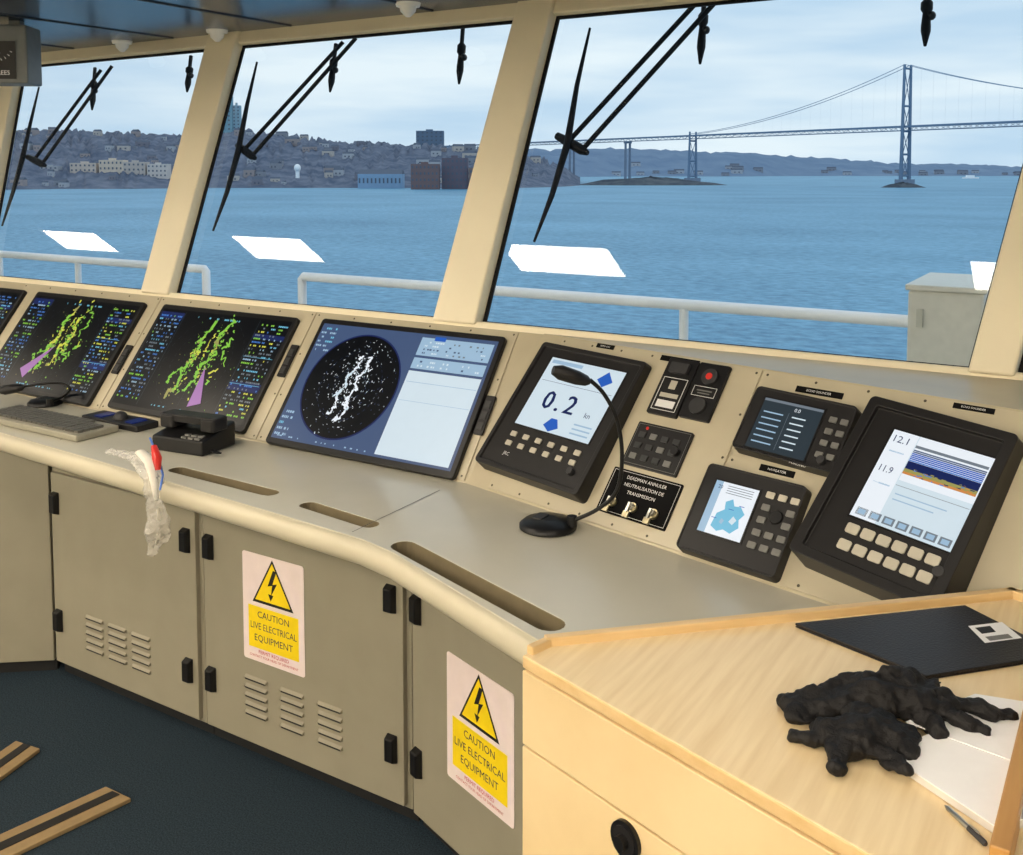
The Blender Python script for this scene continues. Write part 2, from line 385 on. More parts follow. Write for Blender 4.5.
# ================================================================= LARGE DISPLAYS
def em(n,c,e=1.): return mat("screen_"+n,c,.3,emit=e,var=.01,spec=.25)
SB=em("black",(6,9,14),.8);SG=em("green",(130,190,70));SY=em("yellow",(205,205,80));SBL=em("blue",(70,120,195));SCY=em("cyan",(110,180,210));SPU=em("purple",(160,112,170));SW=em("white",(225,232,240));SGR=em("bluegrey",(66,84,118));SLB=em("lightblue",(150,180,205));SPA=em("pale",(200,216,226));SOR=em("orange",(196,130,70));SDB=em("darkblue",(24,36,84));SMB=em("midblue",(40,90,180));SDG=em("darkgrey",(45,55,62));SRE=em("red",(190,50,40));SOL=em("olive",(150,146,84));SGY=em("grey",(110,120,130))
def monitor(M,r,kind,label):
    x0,x1,y0,y1=r;w=(x1-x0)/2;h=(y1-y0)/2
    R=root("radar_display",label,"radar display",M@T((x0+x1)/2,(y0+y1)/2,0),"large console displays")
    MB().rr(-w,w,-h,h,.012,.003,.020,BLACK).build("bezel",R,bevel=.003)
    bz=.017;sw=w-bz;sh=h-bz-.002;b=MB();z=.0205
    def Q(a,c,d,e,m,k=0): b.q(-sw+2*sw*a,-sw+2*sw*c,-sh+2*sh*d,-sh+2*sh*e,z+.0002*k,m)
    def dashes(a,c,d,e,rows,m,k=3,fill=.6,th=.42):
        for i in range(rows):
            y=d+(e-d)*(i+.2)/rows;x=a;mm=random.choice(m)
            while x<c:
                l=random.uniform(.004,.012)
                if random.random()<fill: Q(x,min(x+l,c),y,y+(e-d)/rows*th,mm,k)
                x+=l+.003
                if random.random()<.15: x+=.02;mm=random.choice(m)
    def seg(p,q,t,m,k=3):
        d=V((q[0]-p[0],q[1]-p[1]));L=d.length
        if L<1e-6: return
        n=V((-d.y,d.x))/L*t/2;zz=z+.0002*k
        b.poly([(p[0]-n.x,p[1]-n.y,zz),(q[0]-n.x,q[1]-n.y,zz),(q[0]+n.x,q[1]+n.y,zz),(p[0]+n.x,p[1]+n.y,zz)],m)
    def ring(cx,cy,r_,m):
        for i in range(0,72,2):
            p=(cx+r_*math.cos(i*.0873),cy+r_*math.sin(i*.0873));q=(cx+r_*math.cos((i+1)*.0873),cy+r_*math.sin((i+1)*.0873))
            if abs(p[1])<sh*.97 and abs(q[1])<sh*.97: seg(p,q,.0009,m,2)
    def coast(path,jit,th,ms,gap=.2,sub=9):
        pts=[]
        for a,c in zip(path,path[1:]):
            for i in range(sub):
                t=i/sub;pts.append((a[0]+(c[0]-a[0])*t+random.gauss(0,jit),a[1]+(c[1]-a[1])*t+random.gauss(0,jit)))
        mm=random.choice(ms)
        for p,q in zip(pts,pts[1:]):
            if random.random()<.15: mm=random.choice(ms)
            if random.random()>gap: seg(p,q,th*random.uniform(.5,1.9),mm)
    def specks(cx,cy,sx,sy,n,s,ms):
        for i in range(n):
            x=random.gauss(cx,sx);y=random.gauss(cy,sy)
            if abs(x)>sw*.98 or abs(y)>sh*.98: continue
            a=random.random()*3.14;l=random.uniform(.3,1.4)*s;seg((x,y),(x+math.cos(a)*l,y+math.sin(a)*l),s*random.uniform(.3,.7),random.choice(ms))
    if kind==3:
        Q(0,1,0,1,SGR);cx=-sw+2*sw*.315;cy=0.;r_=sh*.86
        b.prism(circ(cx,cy,r_*1.03,64),z,z+.0003,SDB);b.prism(circ(cx,cy,r_,64),z,z+.0004,SB)
        W_=[SW,SPA,SW]
        coast([(cx-.006,cy+r_*.62),(cx+.004,cy+r_*.40),(cx-.022,cy+r_*.2),(cx-.018,cy-.0),(cx-.03,cy-.04),(cx-.020,cy-r_*.42),(cx-.034,cy-r_*.58)],.004,.006,W_,.06)
        coast([(cx+.030,cy+r_*.58),(cx+.038,cy+r_*.35),(cx+.016,cy+.03),(cx+.026,cy-.01),(cx+.008,cy-.05),(cx+.020,cy-r_*.45)],.004,.006,W_,.08)
        coast([(cx+.005,cy-r_*.2),(cx+.03,cy-r_*.40),(cx+.012,cy-r_*.62),(cx-.01,cy-r_*.66)],.004,.006,W_,.1)
        coast([(cx-.02,cy-r_*.1),(cx-.05,cy-r_*.25)],.004,.004,W_,.2);coast([(cx+.03,cy+r_*.3),(cx+.06,cy+r_*.36)],.004,.004,W_,.2)
        specks(cx,cy,.024,r_*.32,90,.006,W_)
        for i in range(260):
            a=random.random()*6.28;q=r_*random.uniform(.25,.97);x,y=cx+q*math.cos(a),cy+q*math.sin(a);t=a+1.57+random.gauss(0,.4);l=random.uniform(.002,.006)
            seg((x,y),(x+l*math.cos(t),y+l*math.sin(t)),.0018,random.choice([SGY,SPA,SGR,SW]))
        ring(cx,cy,r_*.33,SGR);ring(cx,cy,r_*.66,SGR)
        Q(.60,.985,.02,.70,SPA,1);Q(.60,.985,.71,.80,SLB,1);Q(.60,.985,.82,.97,SLB,1);Q(.60,.985,.69,.70,SGR,2)
        Q(.67,.73,.95,.985,SMB,2);dashes(.63,.96,.83,.95,4,[SPA,SGY,SGR],fill=.45);dashes(.62,.96,.72,.79,2,[SPA,SGR],fill=.35)
        dashes(.01,.10,.75,.98,6,[SLB,SCY],fill=.6);dashes(.01,.08,.02,.25,5,[SLB,SCY],fill=.6);dashes(.02,.58,.015,.04,1,[SLB],fill=.4)
        Q(.61,.98,.60,.604,SLB,3);Q(.61,.98,.45,.453,SLB,3)
    else:
        Q(0,1,0,1,SB)
        E=[SG,SY,SG,SG,SOL]
        for q in(.045,.09,.135,.18): ring(0,0,q,SDG)
        seg((0,-sh*.95),(0,sh*.95),.0009,SDG,2)
        coast([(-.02,sh*.85),(-.055,sh*.45),(-.03,sh*.15),(-.065,-sh*.15),(-.05,-sh*.5),(-.09,-sh*.7)],.006,.008,E,.06)
        coast([(.055,sh*.9),(.022,sh*.5),(.045,sh*.2),(.005,-sh*.1),(.015,-sh*.35),(-.015,-sh*.55)],.006,.008,E,.06)
        coast([(.055,sh*.9),(.095,sh*.6),(.075,sh*.3),(.115,sh*.0),(.065,-sh*.2),(.085,-sh*.4)],.007,.005,E,.25)
        coast([(-.065,-sh*.15),(-.11,-sh*.3),(-.10,-sh*.5)],.006,.005,E,.2)
        specks(-.045,0,.012,sh*.35,90,.010,E);specks(.035,sh*.1,.012,sh*.35,90,.010,E);specks(0,0,.09,sh*.5,100,.004,[SOL,SDG,SG])
        coast([(.0,sh*.6),(-.01,sh*.3),(-.005,sh*.1)],.004,.004,[SY],.2)
        if kind==1: b.poly([(-.02,-.01,z+.001),(-.145,-sh*.62,z+.001),(-.10,-sh*.80,z+.001)],SPU)
        else: b.poly([(.035,-.01,z+.001),(.045,-sh*.84,z+.001),(.10,-sh*.74,z+.001)],SPU)
        dashes(.01,.18,.06,.95,24,[SBL,SCY,SG,SBL,SLB,SGY],fill=.6,th=.45);dashes(.79,.99,.06,.96,26,[SCY,SBL,SG,SY,SGY,SLB],fill=.6,th=.45)
        dashes(.3,.7,.93,.97,1,[SCY],fill=.4);dashes(.3,.7,.03,.06,1,[SCY],fill=.4)
        Q(.0,.19,.9,.97,SDB,1);Q(.78,1,.80,.85,SDB,1);Q(.78,1,.30,.38,SDB,1)
        Q(.195,.198,.02,.98,SDG,2);Q(.775,.778,.02,.98,SDG,2);Q(.78,.99,.36,.364,SCY,2);Q(.78,.99,.62,.624,SCY,2)
    b.build("screen",R)
    return R
monitor(FA,D1,1,"black radar display showing green echoes and purple sector")
monitor(FA,D2,2,"black radar display with green coastline echoes beside data columns")
monitor(FA,D3,3,"black radar display with round black scope and pale side panel")
DD=(D1[0]-.76,D1[0]-.085,D1[2],D1[3]);monitor(FA,DD,1,"black radar display at the far end of console")
def keystrip(M,q,label):
    x0,x1,y0,y1=rect(M,q,.006);w=(x1-x0)/2;h=(y1-y0)/2
    R=root("control_button_strip",label,"button strip",M@T((x0+x1)/2,(y0+y1)/2,.004),"display power buttons")
    MB().rr(-w,w,-h,h,.003,0,.007,BLACK).build("housing",R,bevel=.001)
    for i in range(3): MB().rr(-w*.6,w*.6,-h*.8+i*h*.55,-h*.8+i*h*.55+h*.4,.001,.007,.010,DGREY).build("button",R)
keystrip(FA,[(293,345),(300,346),(284,378),(277,376)],"small black button strip beside a radar display")
keystrip(FA,[(488,396),(497,397),(482,436),(473,434)],"small black button strip beside a radar display")
keystrip(FA,[(127,345),(133,346),(118,375),(112,373)],"small black button strip beside a radar display")
# ================================================================= INSTRUMENTS
def inst(name,label,cat,M,q,h,depth_b,depth_t,rim=.02,recess=.006,cm=BLACK2,r=.012,rot=0.,grow=0.,dx=0.):
    x0,x1,y0,y1=rect(M,q,h);w=(x1-x0)/2+grow;hh=(y1-y0)/2
    R=root(name,label,cat,M@T((x0+x1)/2+dx,(y0+y1)/2,.004)@Matrix.Rotation(math.radians(rot),4,'Z'))
    f=MB();a=rpoly(-w,w,-hh,hh,r);n=len(a)
    def zz(y,d=0): return depth_b+(depth_t-depth_b)*(y+hh)/(2*hh)-d
    ci=rpoly(-w+rim,w-rim,-hh+rim,hh-rim,r*.5)
    o1=[(x,y,0) for x,y in a];o2=[(x*.985,y*.985,zz(y)) for x,y in a];o3=[(x,y,zz(y)) for x,y in ci];o4=[(x,y,zz(y,recess)) for x,y in ci]
    fs=[]
    for L in range(3):
        for i in range(n): fs.append((L*n+i,L*n+(i+1)%n,(L+1)*n+(i+1)%n,(L+1)*n+i))
    fs.append(tuple(range(3*n,4*n)))
    f.add(o1+o2+o3+o4,fs,cm);f.build("casing",R,bevel=.002)
    S_=math.atan2(depth_t-depth_b,2*hh)
    Ff=T(0,0,(depth_b+depth_t)/2-recess+.0005)@Matrix.Rotation(S_,4,'X')
    return R,Ff,w,hh
def q2f(R,Ff,q):
    M=R.matrix_world@Ff;return rect(M,q,0)
def btn(R,Ff,x,y,w,h,m,d=.003,name="button",rr=.002):
    MB().rr(x-w/2,x+w/2,y-h/2,y+h/2,min(rr,w*.45,h*.45),0,d,m,k=3).build(name,R,Ff)
def knob(R,Ff,x,y,r,m=DGREY,d=.012): MB().prism(circ(x,y,r,20),0,d,m,sc=.88).build("knob",R,Ff,bevel=.001)
def scr(R,Ff,q,m,content):
    x0,x1,y0,y1=q2f(R,Ff,q);b=MB();b.q(x0,x1,y0,y1,.0005,m);w=x1-x0;h=y1-y0
    class K: pass
    k=K();k.w=w;k.h=h
    k.Q=lambda a,c,d,e,mm,l=1:b.q(x0+w*a,x0+w*c,y0+h*d,y0+h*e,.0005+.0002*l,mm)
    k.T=lambda t,x,y,s,mm,al='c',sx=1.:b.text(t,x0+w*x,y0+h*y,.0014,h*s,mm,al,sx)
    k.P=lambda pts,mm,l=1:b.poly([(x0+w*x,y0+h*y,.0005+.0002*l) for x,y in pts],mm)
    content(k);b.frame(x0-.004,x1+.004,y0-.004,y1+.004,.004,0,.001,BLACK);b.build("screen",R,Ff);return x0,x1,y0,y1
R,Ff,w,hh=inst("speed_log_display","black speed log unit showing large digits on white screen","speed log",FB,[(541,343),(653,358),(578,497),(476,466)],.03,.045,.025,rim=.016,rot=-1.5)
def c1(k):
    for dx_ in(-.006,.0,.006):
        k.T("0",.26+dx_,.29,.36,SDB);k.T(".",.40+dx_,.29,.36,SDB);k.T("2",.56+dx_,.29,.36,SDB)
    k.T("kn",.82,.30,.10,SDB)
    k.P([(.70,.83),(.80,.74),(.90,.83),(.80,.96)],SMB);k.P([(.36,.08),(.46,.01),(.56,.08),(.50,.19),(.42,.19)],SMB)
    k.Q(.03,.45,.92,.97,SLB);k.Q(.03,.97,.66,.665,SGR);k.T("-",.12,.72,.2,SMB)
    for i in range(3):k.Q(.72,.95,.06+i*.06,.08+i*.06,SLB)
sx0,sx1,sy0,sy1=scr(R,Ff,[(551,359),(629,371),(589,441),(514,426)],SPA,c1)
for r_ in range(2):
    for i in range(6): btn(R,Ff,sx0-.004+(i+.5)*(sx1-sx0+.01)/6,sy0-.030-r_*.028,.020,.014,LGREY)
knob(R,Ff,sx1-.005,sy0-.082,.010);MB().text("JRC",sx0+.03,sy0-.092,.0008,.014,WHITEP).build("brand_lettering",R,Ff)
R,Ff,w,hh=inst("small_colour_display","small black marine display with dark data screen","marine display",FB,[(766,390),(868,409),(830,474),(725,449)],.02,.030,.03,rim=.006,recess=.002,rot=-2)
def c2(k):
    k.T("0.0",.6,.84,.10,SW)
    for i in range(6):
        k.Q(.06,.40,.12+i*.12,.145+i*.12,SLB);k.Q(.55,.78,.12+i*.12,.145+i*.12,SPA)
    k.Q(.0,1.,.95,1.,SGY);k.Q(.48,.485,.05,.8,SGY)
sx0,sx1,sy0,sy1=scr(R,Ff,[(768,399),(828,410),(801,459),(742,446)],SDG,c2)
for r_ in range(4):
    for i in range(2): btn(R,Ff,sx1+.028+i*.026,sy1-.018-r_*.028,.017,.013,GREY)
knob(R,Ff,sx1+.04,sy0+.01,.010);MB().text("FURUNO",sx1-.01,sy0-.0135,.0008,.010,WHITEP).build("brand_lettering",R,Ff)
R,Ff,w,hh=inst("navigator_keypad_unit","black navigator with pale chart screen and dark keypad","navigator",FB,[(713,466),(815,487),(772,580),(673,548)],.02,.026,.026,rim=.006,recess=.002,cm=BLACK2)
def c3(k):
    k.Q(0,.17,0,1,SLB);k.T("20",.14,.86,.10,SDB)
    k.P([(.25,.15),(.42,.08),(.55,.14),(.72,.10),(.86,.24),(.80,.38),(.88,.50),(.74,.62),(.60,.60),(.52,.72),(.38,.64),(.42,.50),(.28,.40)],SCY)
    k.P([(.60,.30),(.70,.26),(.76,.36),(.66,.42)],SPA,2);k.P([(.40,.25),(.47,.22),(.5,.3),(.43,.33)],SLB,2)
    for a,c in((.2,.3),(.5,.52),(.7,.62)): k.Q(a,a+.12,c,c+.012,SMB,3)
    for i in range(4):k.Q(.3,.9,.80+i*.045,.812+i*.045,SGY)
sx0,sx1,sy0,sy1=scr(R,Ff,[(722,482),(764,491),(736,542),(692,528)],SW,c3)
for r_ in range(5):
    for i in range(3):
        if r_ in(1,2) and i==1: continue
        btn(R,Ff,sx1+.028+i*.029,sy1-.004-r_*.0285,.019,.014,GREY if r_ else LGREY)
knob(R,Ff,sx1+.057,sy1-.047,.016,BLACK,.004)
R,Ff,w,hh=inst("echo_sounder_display","large black echo sounder with coloured echogram screen","echo sounder",FB,[(884,403),(1034,428),(923,601),(776,566)],.045,.080,.045,rim=.024,recess=.010,rot=-6,grow=.008,dx=.006)
def c4(k):
    k.Q(.27,1,.50,1,SW);k.Q(.0,.26,.0,1.,SW);k.Q(.27,.97,.87,.90,SGY,2)
    for i in range(7):
        y=.85-i*.019;k.Q(.27,.97,y-.014,y,random.choice([SMB,SMB,SBL,SGR]),2)
    k.Q(.27,.97,.62,.72,SDB,2);k.Q(.27,.97,.60,.635,SOL,3);k.Q(.27,.97,.575,.60,SOR,3)
    for i in range(46):
        a=.27+random.random()*.66;y=random.choice([.575,.59,.60,.62,.63,.64]);k.Q(a,a+random.uniform(.01,.05),y,y+.010,random.choice([SOL,SOR,SBL,SDB]),4)
    k.T("12.1",.02,.87,.11,SDB,'l');k.T("11.9",.03,.53,.105,SDB,'l',.85);k.Q(.05,.20,.76,.775,SLB);k.Q(.05,.22,.40,.415,SLB)
    k.Q(.27,.97,.44,.445,SGY,4);k.Q(.30,.8,.35,.362,SLB);k.Q(.30,.7,.29,.302,SLB)
    for i in range(7):k.Q(.04+i*.135,.15+i*.135,.03,.11,SGY);k.Q(.06+i*.135,.13+i*.135,.045,.095,SLB,2)
sx0,sx1,sy0,sy1=scr(R,Ff,[(892,433),(998,455),(957,547),(847,521)],SPA,c4)
for r_ in range(2):
    for i in range(6): btn(R,Ff,sx0+.004+(i+.5)*(sx1-sx0)/6.4,sy0-.026-r_*.036,.026,.021,LGREY,rr=.004)
knob(R,Ff,sx1-.004,sy0-.045,.012)
for qd,lab in(([(668,358),(698,362),(680,419),(650,414)],"black rocker switch module with white legend strip"),([(700,362),(730,368),(711,423),(681,418)],"black push button switch module with small red lamp")):
    x0,x1,y0,y1=rect(FB,qd,.008);w=(x1-x0)/2;h=(y1-y0)/2
    R=root("switch_module",lab,"switch",FB@T((x0+x1)/2,(y0+y1)/2,.004),"console switch modules")
    MB().rr(-w,w,-h,h,.004,0,.010,BLACK).build("housing",R,bevel=.0015)
    if "white" in lab:
        b=MB().frame(-w*.8,w*.8,-h*.85,h*.3,.0012,.010,.011,WHITEP);b.q(-w*.6,w*.6,-h*.75,-h*.5,.0105,WHITEP).q(-w*.6,w*.6,-h*.40,-h*.25,.0105,LGREY).q(-w*.25,w*.2,-h*.1,h*.2,.0105,LGREY);b.build("legend",R)
        MB().rr(-w*.6,w*.6,h*.45,h*.8,.003,.010,.02,DGREY).build("rocker",R)
    else:
        for y in(-h*.55,h*.5): MB().prism(circ(0,y,w*.5,20),.010,.016,DGREY).build("button",R)
        MB().prism(circ(0,h*.5,w*.2,16),.016,.018,SRE).build("lamp",R)
        MB().frame(-w*.75,w*.75,-h*.2,h*.15,.001,.010,.0106,WHITEP).q(-w*.5,w*.5,-h*.02,h*.03,.0105,GREY).q(-w*.4,w*.4,-h*.11,-h*.07,.0105,GREY).build("legend",R)
x0,x1,y0,y1=rect(FB,[(640,424),(697,432),(675,475),(620,465)],.008);w=(x1-x0)/2;h=(y1-y0)/2
R=root("alarm_button_panel","black alarm panel with small buttons and indicator lamps","alarm panel",FB@T((x0+x1)/2,(y0+y1)/2,.004))
MB().rr(-w,w,-h,h,.004,0,.008,BLACK).frame(-w*.95,w*.95,-h*.92,h*.92,.001,.008,.0085,GREY).build("housing",R,bevel=.001)
for i in range(4):
    for j in range(3):
        MB().rr(-w*.8+i*w*.42,-w*.8+i*w*.42+w*.24,-h*.7+j*h*.5,-h*.7+j*h*.5+h*.25,.001,.008,.011,DGREY if (i+j)%3 else GREY).build("button",R)
MB().prism(circ(-w*.6,h*.75,.004,10),.008,.010,SRE).build("lamp",R)
MB().prism(circ(w*.7,h*.0,.010,16),.008,.018,BLACK).build("knob",R)
x0,x1,y0,y1=rect(FB,[(612,468),(685,483),(661,528),(594,511)],.006);w=(x1-x0)/2;h=(y1-y0)/2
R=root("key_switch_panel","black engraved panel carrying three metal key switches","key switch panel",FB@T((x0+x1)/2+.006,(y0+y1)/2,.004))
PBK=mat("engraved_black_plate",(8,8,9),.7,spec=.15)
b=MB().rr(-w,w,-h,h,.003,0,.004,PBK)
for i,t in enumerate(("DEADMAN ANNULER","NEUTRALISATION DE","TRANSMISSION")): b.text(t,w*.04,h*.62-i*h*.31,.0045,h*.21,WHITEP,fit=w*1.55)
b.frame(-w*.95,w*.95,-h*.92,h*.92,.0008,.004,.0044,WHITEP);b.build("plate",R)
BRS=mat("aged_brass",(175,165,135),.35,metal=.9,var=.1)
for i in range(3):
    x=-w*.62+i*w*.60;b=MB();b.prism(circ(x,-h*.50,.012,18),.004,.010,BRS);b.prism(circ(x,-h*.50,.008,14),.010,.018,STEEL);b.box(x-.003,x+.003,-h*.50-.018,-h*.50+.006,.018,.026,STEEL);b.box(x-.008,x+.008,-h*.50-.030,-h*.50-.016,.019,.024,BRS);b.build("key_switch",R)
for q,t in(([(598,343),(615,346),(613,350),(596,347)],"SPEED LOG"),([(662,355),(700,361),(698,366),(660,360)],"ALARM"),([(798,384),(844,394),(841,401),(795,391)],"ECHO SOUNDER"),([(762,463),(796,471),(793,479),(758,471)],"NAVIGATOR"),([(955,402),(996,410),(993,415),(952,407)],"ECHO SOUNDER")):
    x0,x1,y0,y1=rect(FB,q,.005);w=(x1-x0)/2;h=min(max((y1-y0)/2,.005),.0075)
    b=MB().box(-w,w,-h,h,0,.002,PBK).text(t,0,-h*.4,.0024,h*1.05,WHITEP,fit=w*1.7)
    tag(b.build("label_plate",M=FB@T((x0+x1)/2,(y0+y1)/2,.004)),"small black engraved label plate with white letters","label plate","engraved label plates")
# ================================================================= MICROPHONES
def mic(base,br,neck,h0,h1,label):
    R=root("gooseneck_microphone",label,"microphone",T(*base),"gooseneck microphones");B=V(base)
    MB().tube([(0,0,0),(0,0,.008),(0,0,.016),(0,0,.022)],[br,br,br*.85,br*.3],BLACK,28).tube([neck[0]-B+V((0,0,-.012)),neck[0]-B+V((0,0,.012))],.012,BLACK,14).rr(-br*.5,-br*.1,-br*.3,br*.3,.004,.018,.024,DGREY).build("base",R)
    pts=[p-B for p in neck];cu=[]
    for i in range(len(pts)-1):
        p0=pts[max(i-1,0)];p1=pts[i];p2=pts[i+1];p3=pts[min(i+2,len(pts)-1)]
        for k in range(6):
            t=k/6.;cu.append(.5*((2*p1)+(p2-p0)*t+(2*p0-5*p1+4*p2-p3)*t*t+(3*p1-p0-3*p2+p3)*t**3))
    cu.append(pts[-1]);MB().tube(cu,.0048,BLACK,10).build("gooseneck",R)
    a=h0-B;c=h1-B
    MB().tube([a,a.lerp(c,.1),a.lerp(c,.35),a.lerp(c,.8),c],[.006,.012,.016,.017,.010],BLACK2,16).build("microphone_head",R)
bp=onz(548,527,.862)
mic(tuple(bp),.068,[onz(572,521,.885),dep(598,509,2.30),dep(617,490,2.27),dep(622,455,2.25),dep(617,420,2.24),dep(604,394,2.23),dep(590,380,2.22)],dep(590,382,2.22),dep(553,370,2.20),"black gooseneck microphone with round base on the worktop")
bp=onz(45,404,.862)
mic(tuple(bp),.06,[onz(50,402,.885),dep(62,397,3.62),dep(70,389,3.60),dep(60,383,3.6),dep(40,384,3.58),dep(22,387,3.56)],dep(24,387,3.56),dep(0,391,3.54),"black gooseneck microphone bent low over the worktop")
# ================================================================= KEYBOARD, TRACKBALL, PHONE
KB=mat("keyboard_beige",(150,146,130),.5);KK=mat("keycap_grey",(92,90,84),.5)
R=root("keyboard","beige industrial keyboard with dark grey keys on worktop","keyboard",T(-3.03,1.965,.861))
MB().box(-.28,.27,-.08,.075,0,.022,KB).build("body",R,bevel=.005)
b=MB()
for r_ in range(5):
    for i in range(15): b.box(-.24+i*.028,-.24+i*.028+.023,-.062+r_*.024,-.062+r_*.024+.02,.022,.030,KK)
for r_ in range(4):
    for i in range(3): b.box(.185+i*.024,.185+i*.024+.019,-.062+r_*.024,-.062+r_*.024+.02,.022,.030,KK)
o=b.build("keycap",R);o["kind"]="stuff"
R=root("trackball_panel","dark trackball control pad beside the keyboard","trackball",T(-2.84,2.105,.861))
MB().rr(-.15,.14,-.045,.045,.01,0,.02,BLACK2).build("body",R,bevel=.003)
MB().sph((.0,0,.02),.024,DGREY,20,12).build("ball",R)
for x in(-.08,.08): MB().rr(x-.02,x+.02,-.03,.03,.004,.02,.024,SDB).build("button",R)
pp=onz(194,454,.862);R=root("desk_telephone","boxy black telephone with handset resting in its cradle","telephone",T(pp.x-.06,pp.y+.055,.861)@Matrix.Rotation(math.radians(8),4,'Z'))
MB().wedge(-.10,.095,-.075,.075,0,.045,.075,BLACK).build("base",R,bevel=.006,seg=3)
b=MB();b.rr(-.105,.105,-.032,.026,.012,.080,.104,BLACK2);b.rr(-.105,-.050,-.038,.032,.012,.062,.100,BLACK2);b.rr(.050,.105,-.038,.032,.012,.062,.100,BLACK2);b.build("handset",R,bevel=.004,seg=3)
b=MB();c=[(.11+.006*math.cos(i*1.1)+i*.0006,-.05+.006*math.sin(i*1.1)-.0002*i,.014) for i in range(60)];b.tube(c,.0022,BLACK,5);b.build("cord",R)
for i in range(3):
    for j in range(2): MB().box(.01+i*.025,.028+i*.025,-.070+j*.016,-.058+j*.016,.044+j*.003,.051+j*.003,GREY).build("button",R)
# ================================================================= PLASTIC BAG
PL=mat("clear_plastic",(238,234,226),.15,alpha=.32,var=.03,bump=.9,bscale=45);RED=mat("red_plastic",(200,40,30),.4);BLU=mat("blue_cord",(70,110,190),.5);CLO=mat("white_cloth",(225,220,208),.8)
bx=V((-2.33,1.775,.86));R=root("plastic_bag","crumpled clear plastic bag with red tag draped over worktop edge","plastic bag",T(*bx));Bw=bx
def bl(u,v,t): return dep(u,v,t)-Bw
d0=(onz(155,480,.86)-C0).dot(FH)
b=MB()
b.tube([bl(108,451,d0+.14),bl(128,455,d0+.08),bl(146,460,d0+.01),bl(154,480,d0-.06),bl(152,500,d0-.07),bl(159,520,d0-.065),bl(157,540,d0-.06),bl(149,556,d0-.06)],[.012,.022,.040,.028,.014,.034,.030,.010],PL,18,flat=.35)
o=b.build("bag",R);rm=o.modifiers.new("rm","REMESH");rm.mode='VOXEL';rm.voxel_size=.0045
for nm,scl,st in(("crumple",.04,.032),("crumplefine",.013,.014)):
    tx=bpy.data.textures.new(nm,"CLOUDS");tx.noise_scale=scl;tx.cloud_type='COLOR';dm=o.modifiers.new(nm,"DISPLACE");dm.texture=tx;dm.strength=st
b=MB();b.tube([bl(140,452,d0+.02),bl(150,462,d0-.03),bl(154,482,d0-.07),bl(156,500,d0-.075)],[.014,.016,.010,.005],CLO,12,flat=.5);b.tube([bl(158,508,d0-.07),bl(160,530,d0-.068),bl(156,545,d0-.065)],[.004,.010,.003],CLO,10,flat=.4);b.build("cloth",R)
MB().tube([bl(154,446,d0-.02),bl(157,458,d0-.06),bl(158,470,d0-.07)],[.008,.013,.007],RED,10,flat=.5).build("red_tag",R)
MB().tube([bl(150,438,d0+.02),bl(157,455,d0-.03),bl(163,475,d0-.06),bl(160,490,d0-.08)],.003,BLU,8).build("cord",R)
# ================================================================= WOODEN DESK
zd=.97
A=onz(522,655,zd);Bf=onz(870,855,zd);dirf=(Bf-A).normalized();A2=A+dirf*1.05
Rm0=onz(550,637,zd+.012);Rm1=onz(1012,590,zd+.012)
top=[(A.x,A.y),(A2.x,A2.y),(A2.x+.35,A2.y+.55),(.12,1.80),(Rm1.x,Rm1.y),(Rm0.x,Rm0.y)]
DO=V((A.x,A.y,0));R=root("chart_table","light birch desk with raised rim and drawers beside console","desk",T(A.x,A.y,0))
loc2=[(x-DO.x,y-DO.y) for x,y in top]
MB().prism(loc2,zd-.020,zd,WOODE,WOODT).build("desk_top",R,bevel=.003,seg=2)
n2=V((dirf.y,-dirf.x,0))
cx=sum(p[0] for p in loc2)/6;cy=sum(p[1] for p in loc2)/6
MB().prism([(cx+(x-cx)*.985,cy+(y-cy)*.985) for x,y in loc2],.0,zd-.020,WOOD).build("carcass",R)
def rimseg(p,q,w,z0,z1,mm,name="raised_rim"):
    d=(q-p);d.z=0;L=d.length;d.normalize();M=frame((p.x-DO.x,p.y-DO.y,0),d,V((0,0,1)).cross(d))
    return MB().box(-w/2,L+w/2,-w/2,w/2,z0,z1,mm).build(name,R,M,bevel=.002,seg=2)
rimseg(V(Rm0),V(Rm1),.016,zd-.03,zd+.014,WOODE);rimseg(V((A.x,A.y,0))+V((.010,.016,0)),V(Rm0),.014,zd-.02,zd+.012,WOODE)
rimseg(V(Rm1),V((.12,1.80,0)),.016,zd-.03,zd+.014,WOODE)
FD=frame(A+n2*.0,dirf,(0,0,1));FDl=R.matrix_world.inverted()@FD
pz=loc(FD,520,742,.0).y
def drawer(z0,z1,nm):
    return MB().box(.003,1.02,z0-zd,z1-zd,-.006,.002,WOOD).build(nm,R,FDl,bevel=.0015)
z1=zd+pz
drawer(z1+.002,zd-.022,"drawer");d2=drawer(.42,z1-.002,"drawer");drawer(.08,.416,"drawer")
lk=loc(FD,622,842,.012);k=MB();k.prism(circ(lk.x,lk.y,.026,28),.002,.008,BLACK);k.prism(circ(lk.x,lk.y,.020,24),.008,.010,BLACK2);k.prism(circ(lk.x,lk.y,.010,18),.010,.020,BLACK);k.build("drawer_lock",d2)
WOODD=mat("dark_beech_edge",(176,128,66),.4,rgb2=(192,144,80),scale=5,stretch=(1,12,12))
p=onz(1040,690,zd);q=onz(1000,870,zd);rimseg(V(p),V(q),.02,zd-.005,zd+.03,WOODD,"side_rim")
def onpoly(pts,z): return [onz(u,v,z) for u,v in pts]
LEA=mat("black_leatherette",(24,21,22),.4,var=.15,bump=.15,bscale=250,spec=.35)
P_=onpoly([(795,624),(965,606),(1062,655),(926,677)],zd+.006);c=sum(P_,V())/4
b=MB().prism([(p.x-c.x,p.y-c.y) for p in P_],0.0005,.003,LEA).prism([(p.x-c.x,p.y-c.y) for p in P_],.0035,.008,LEA)
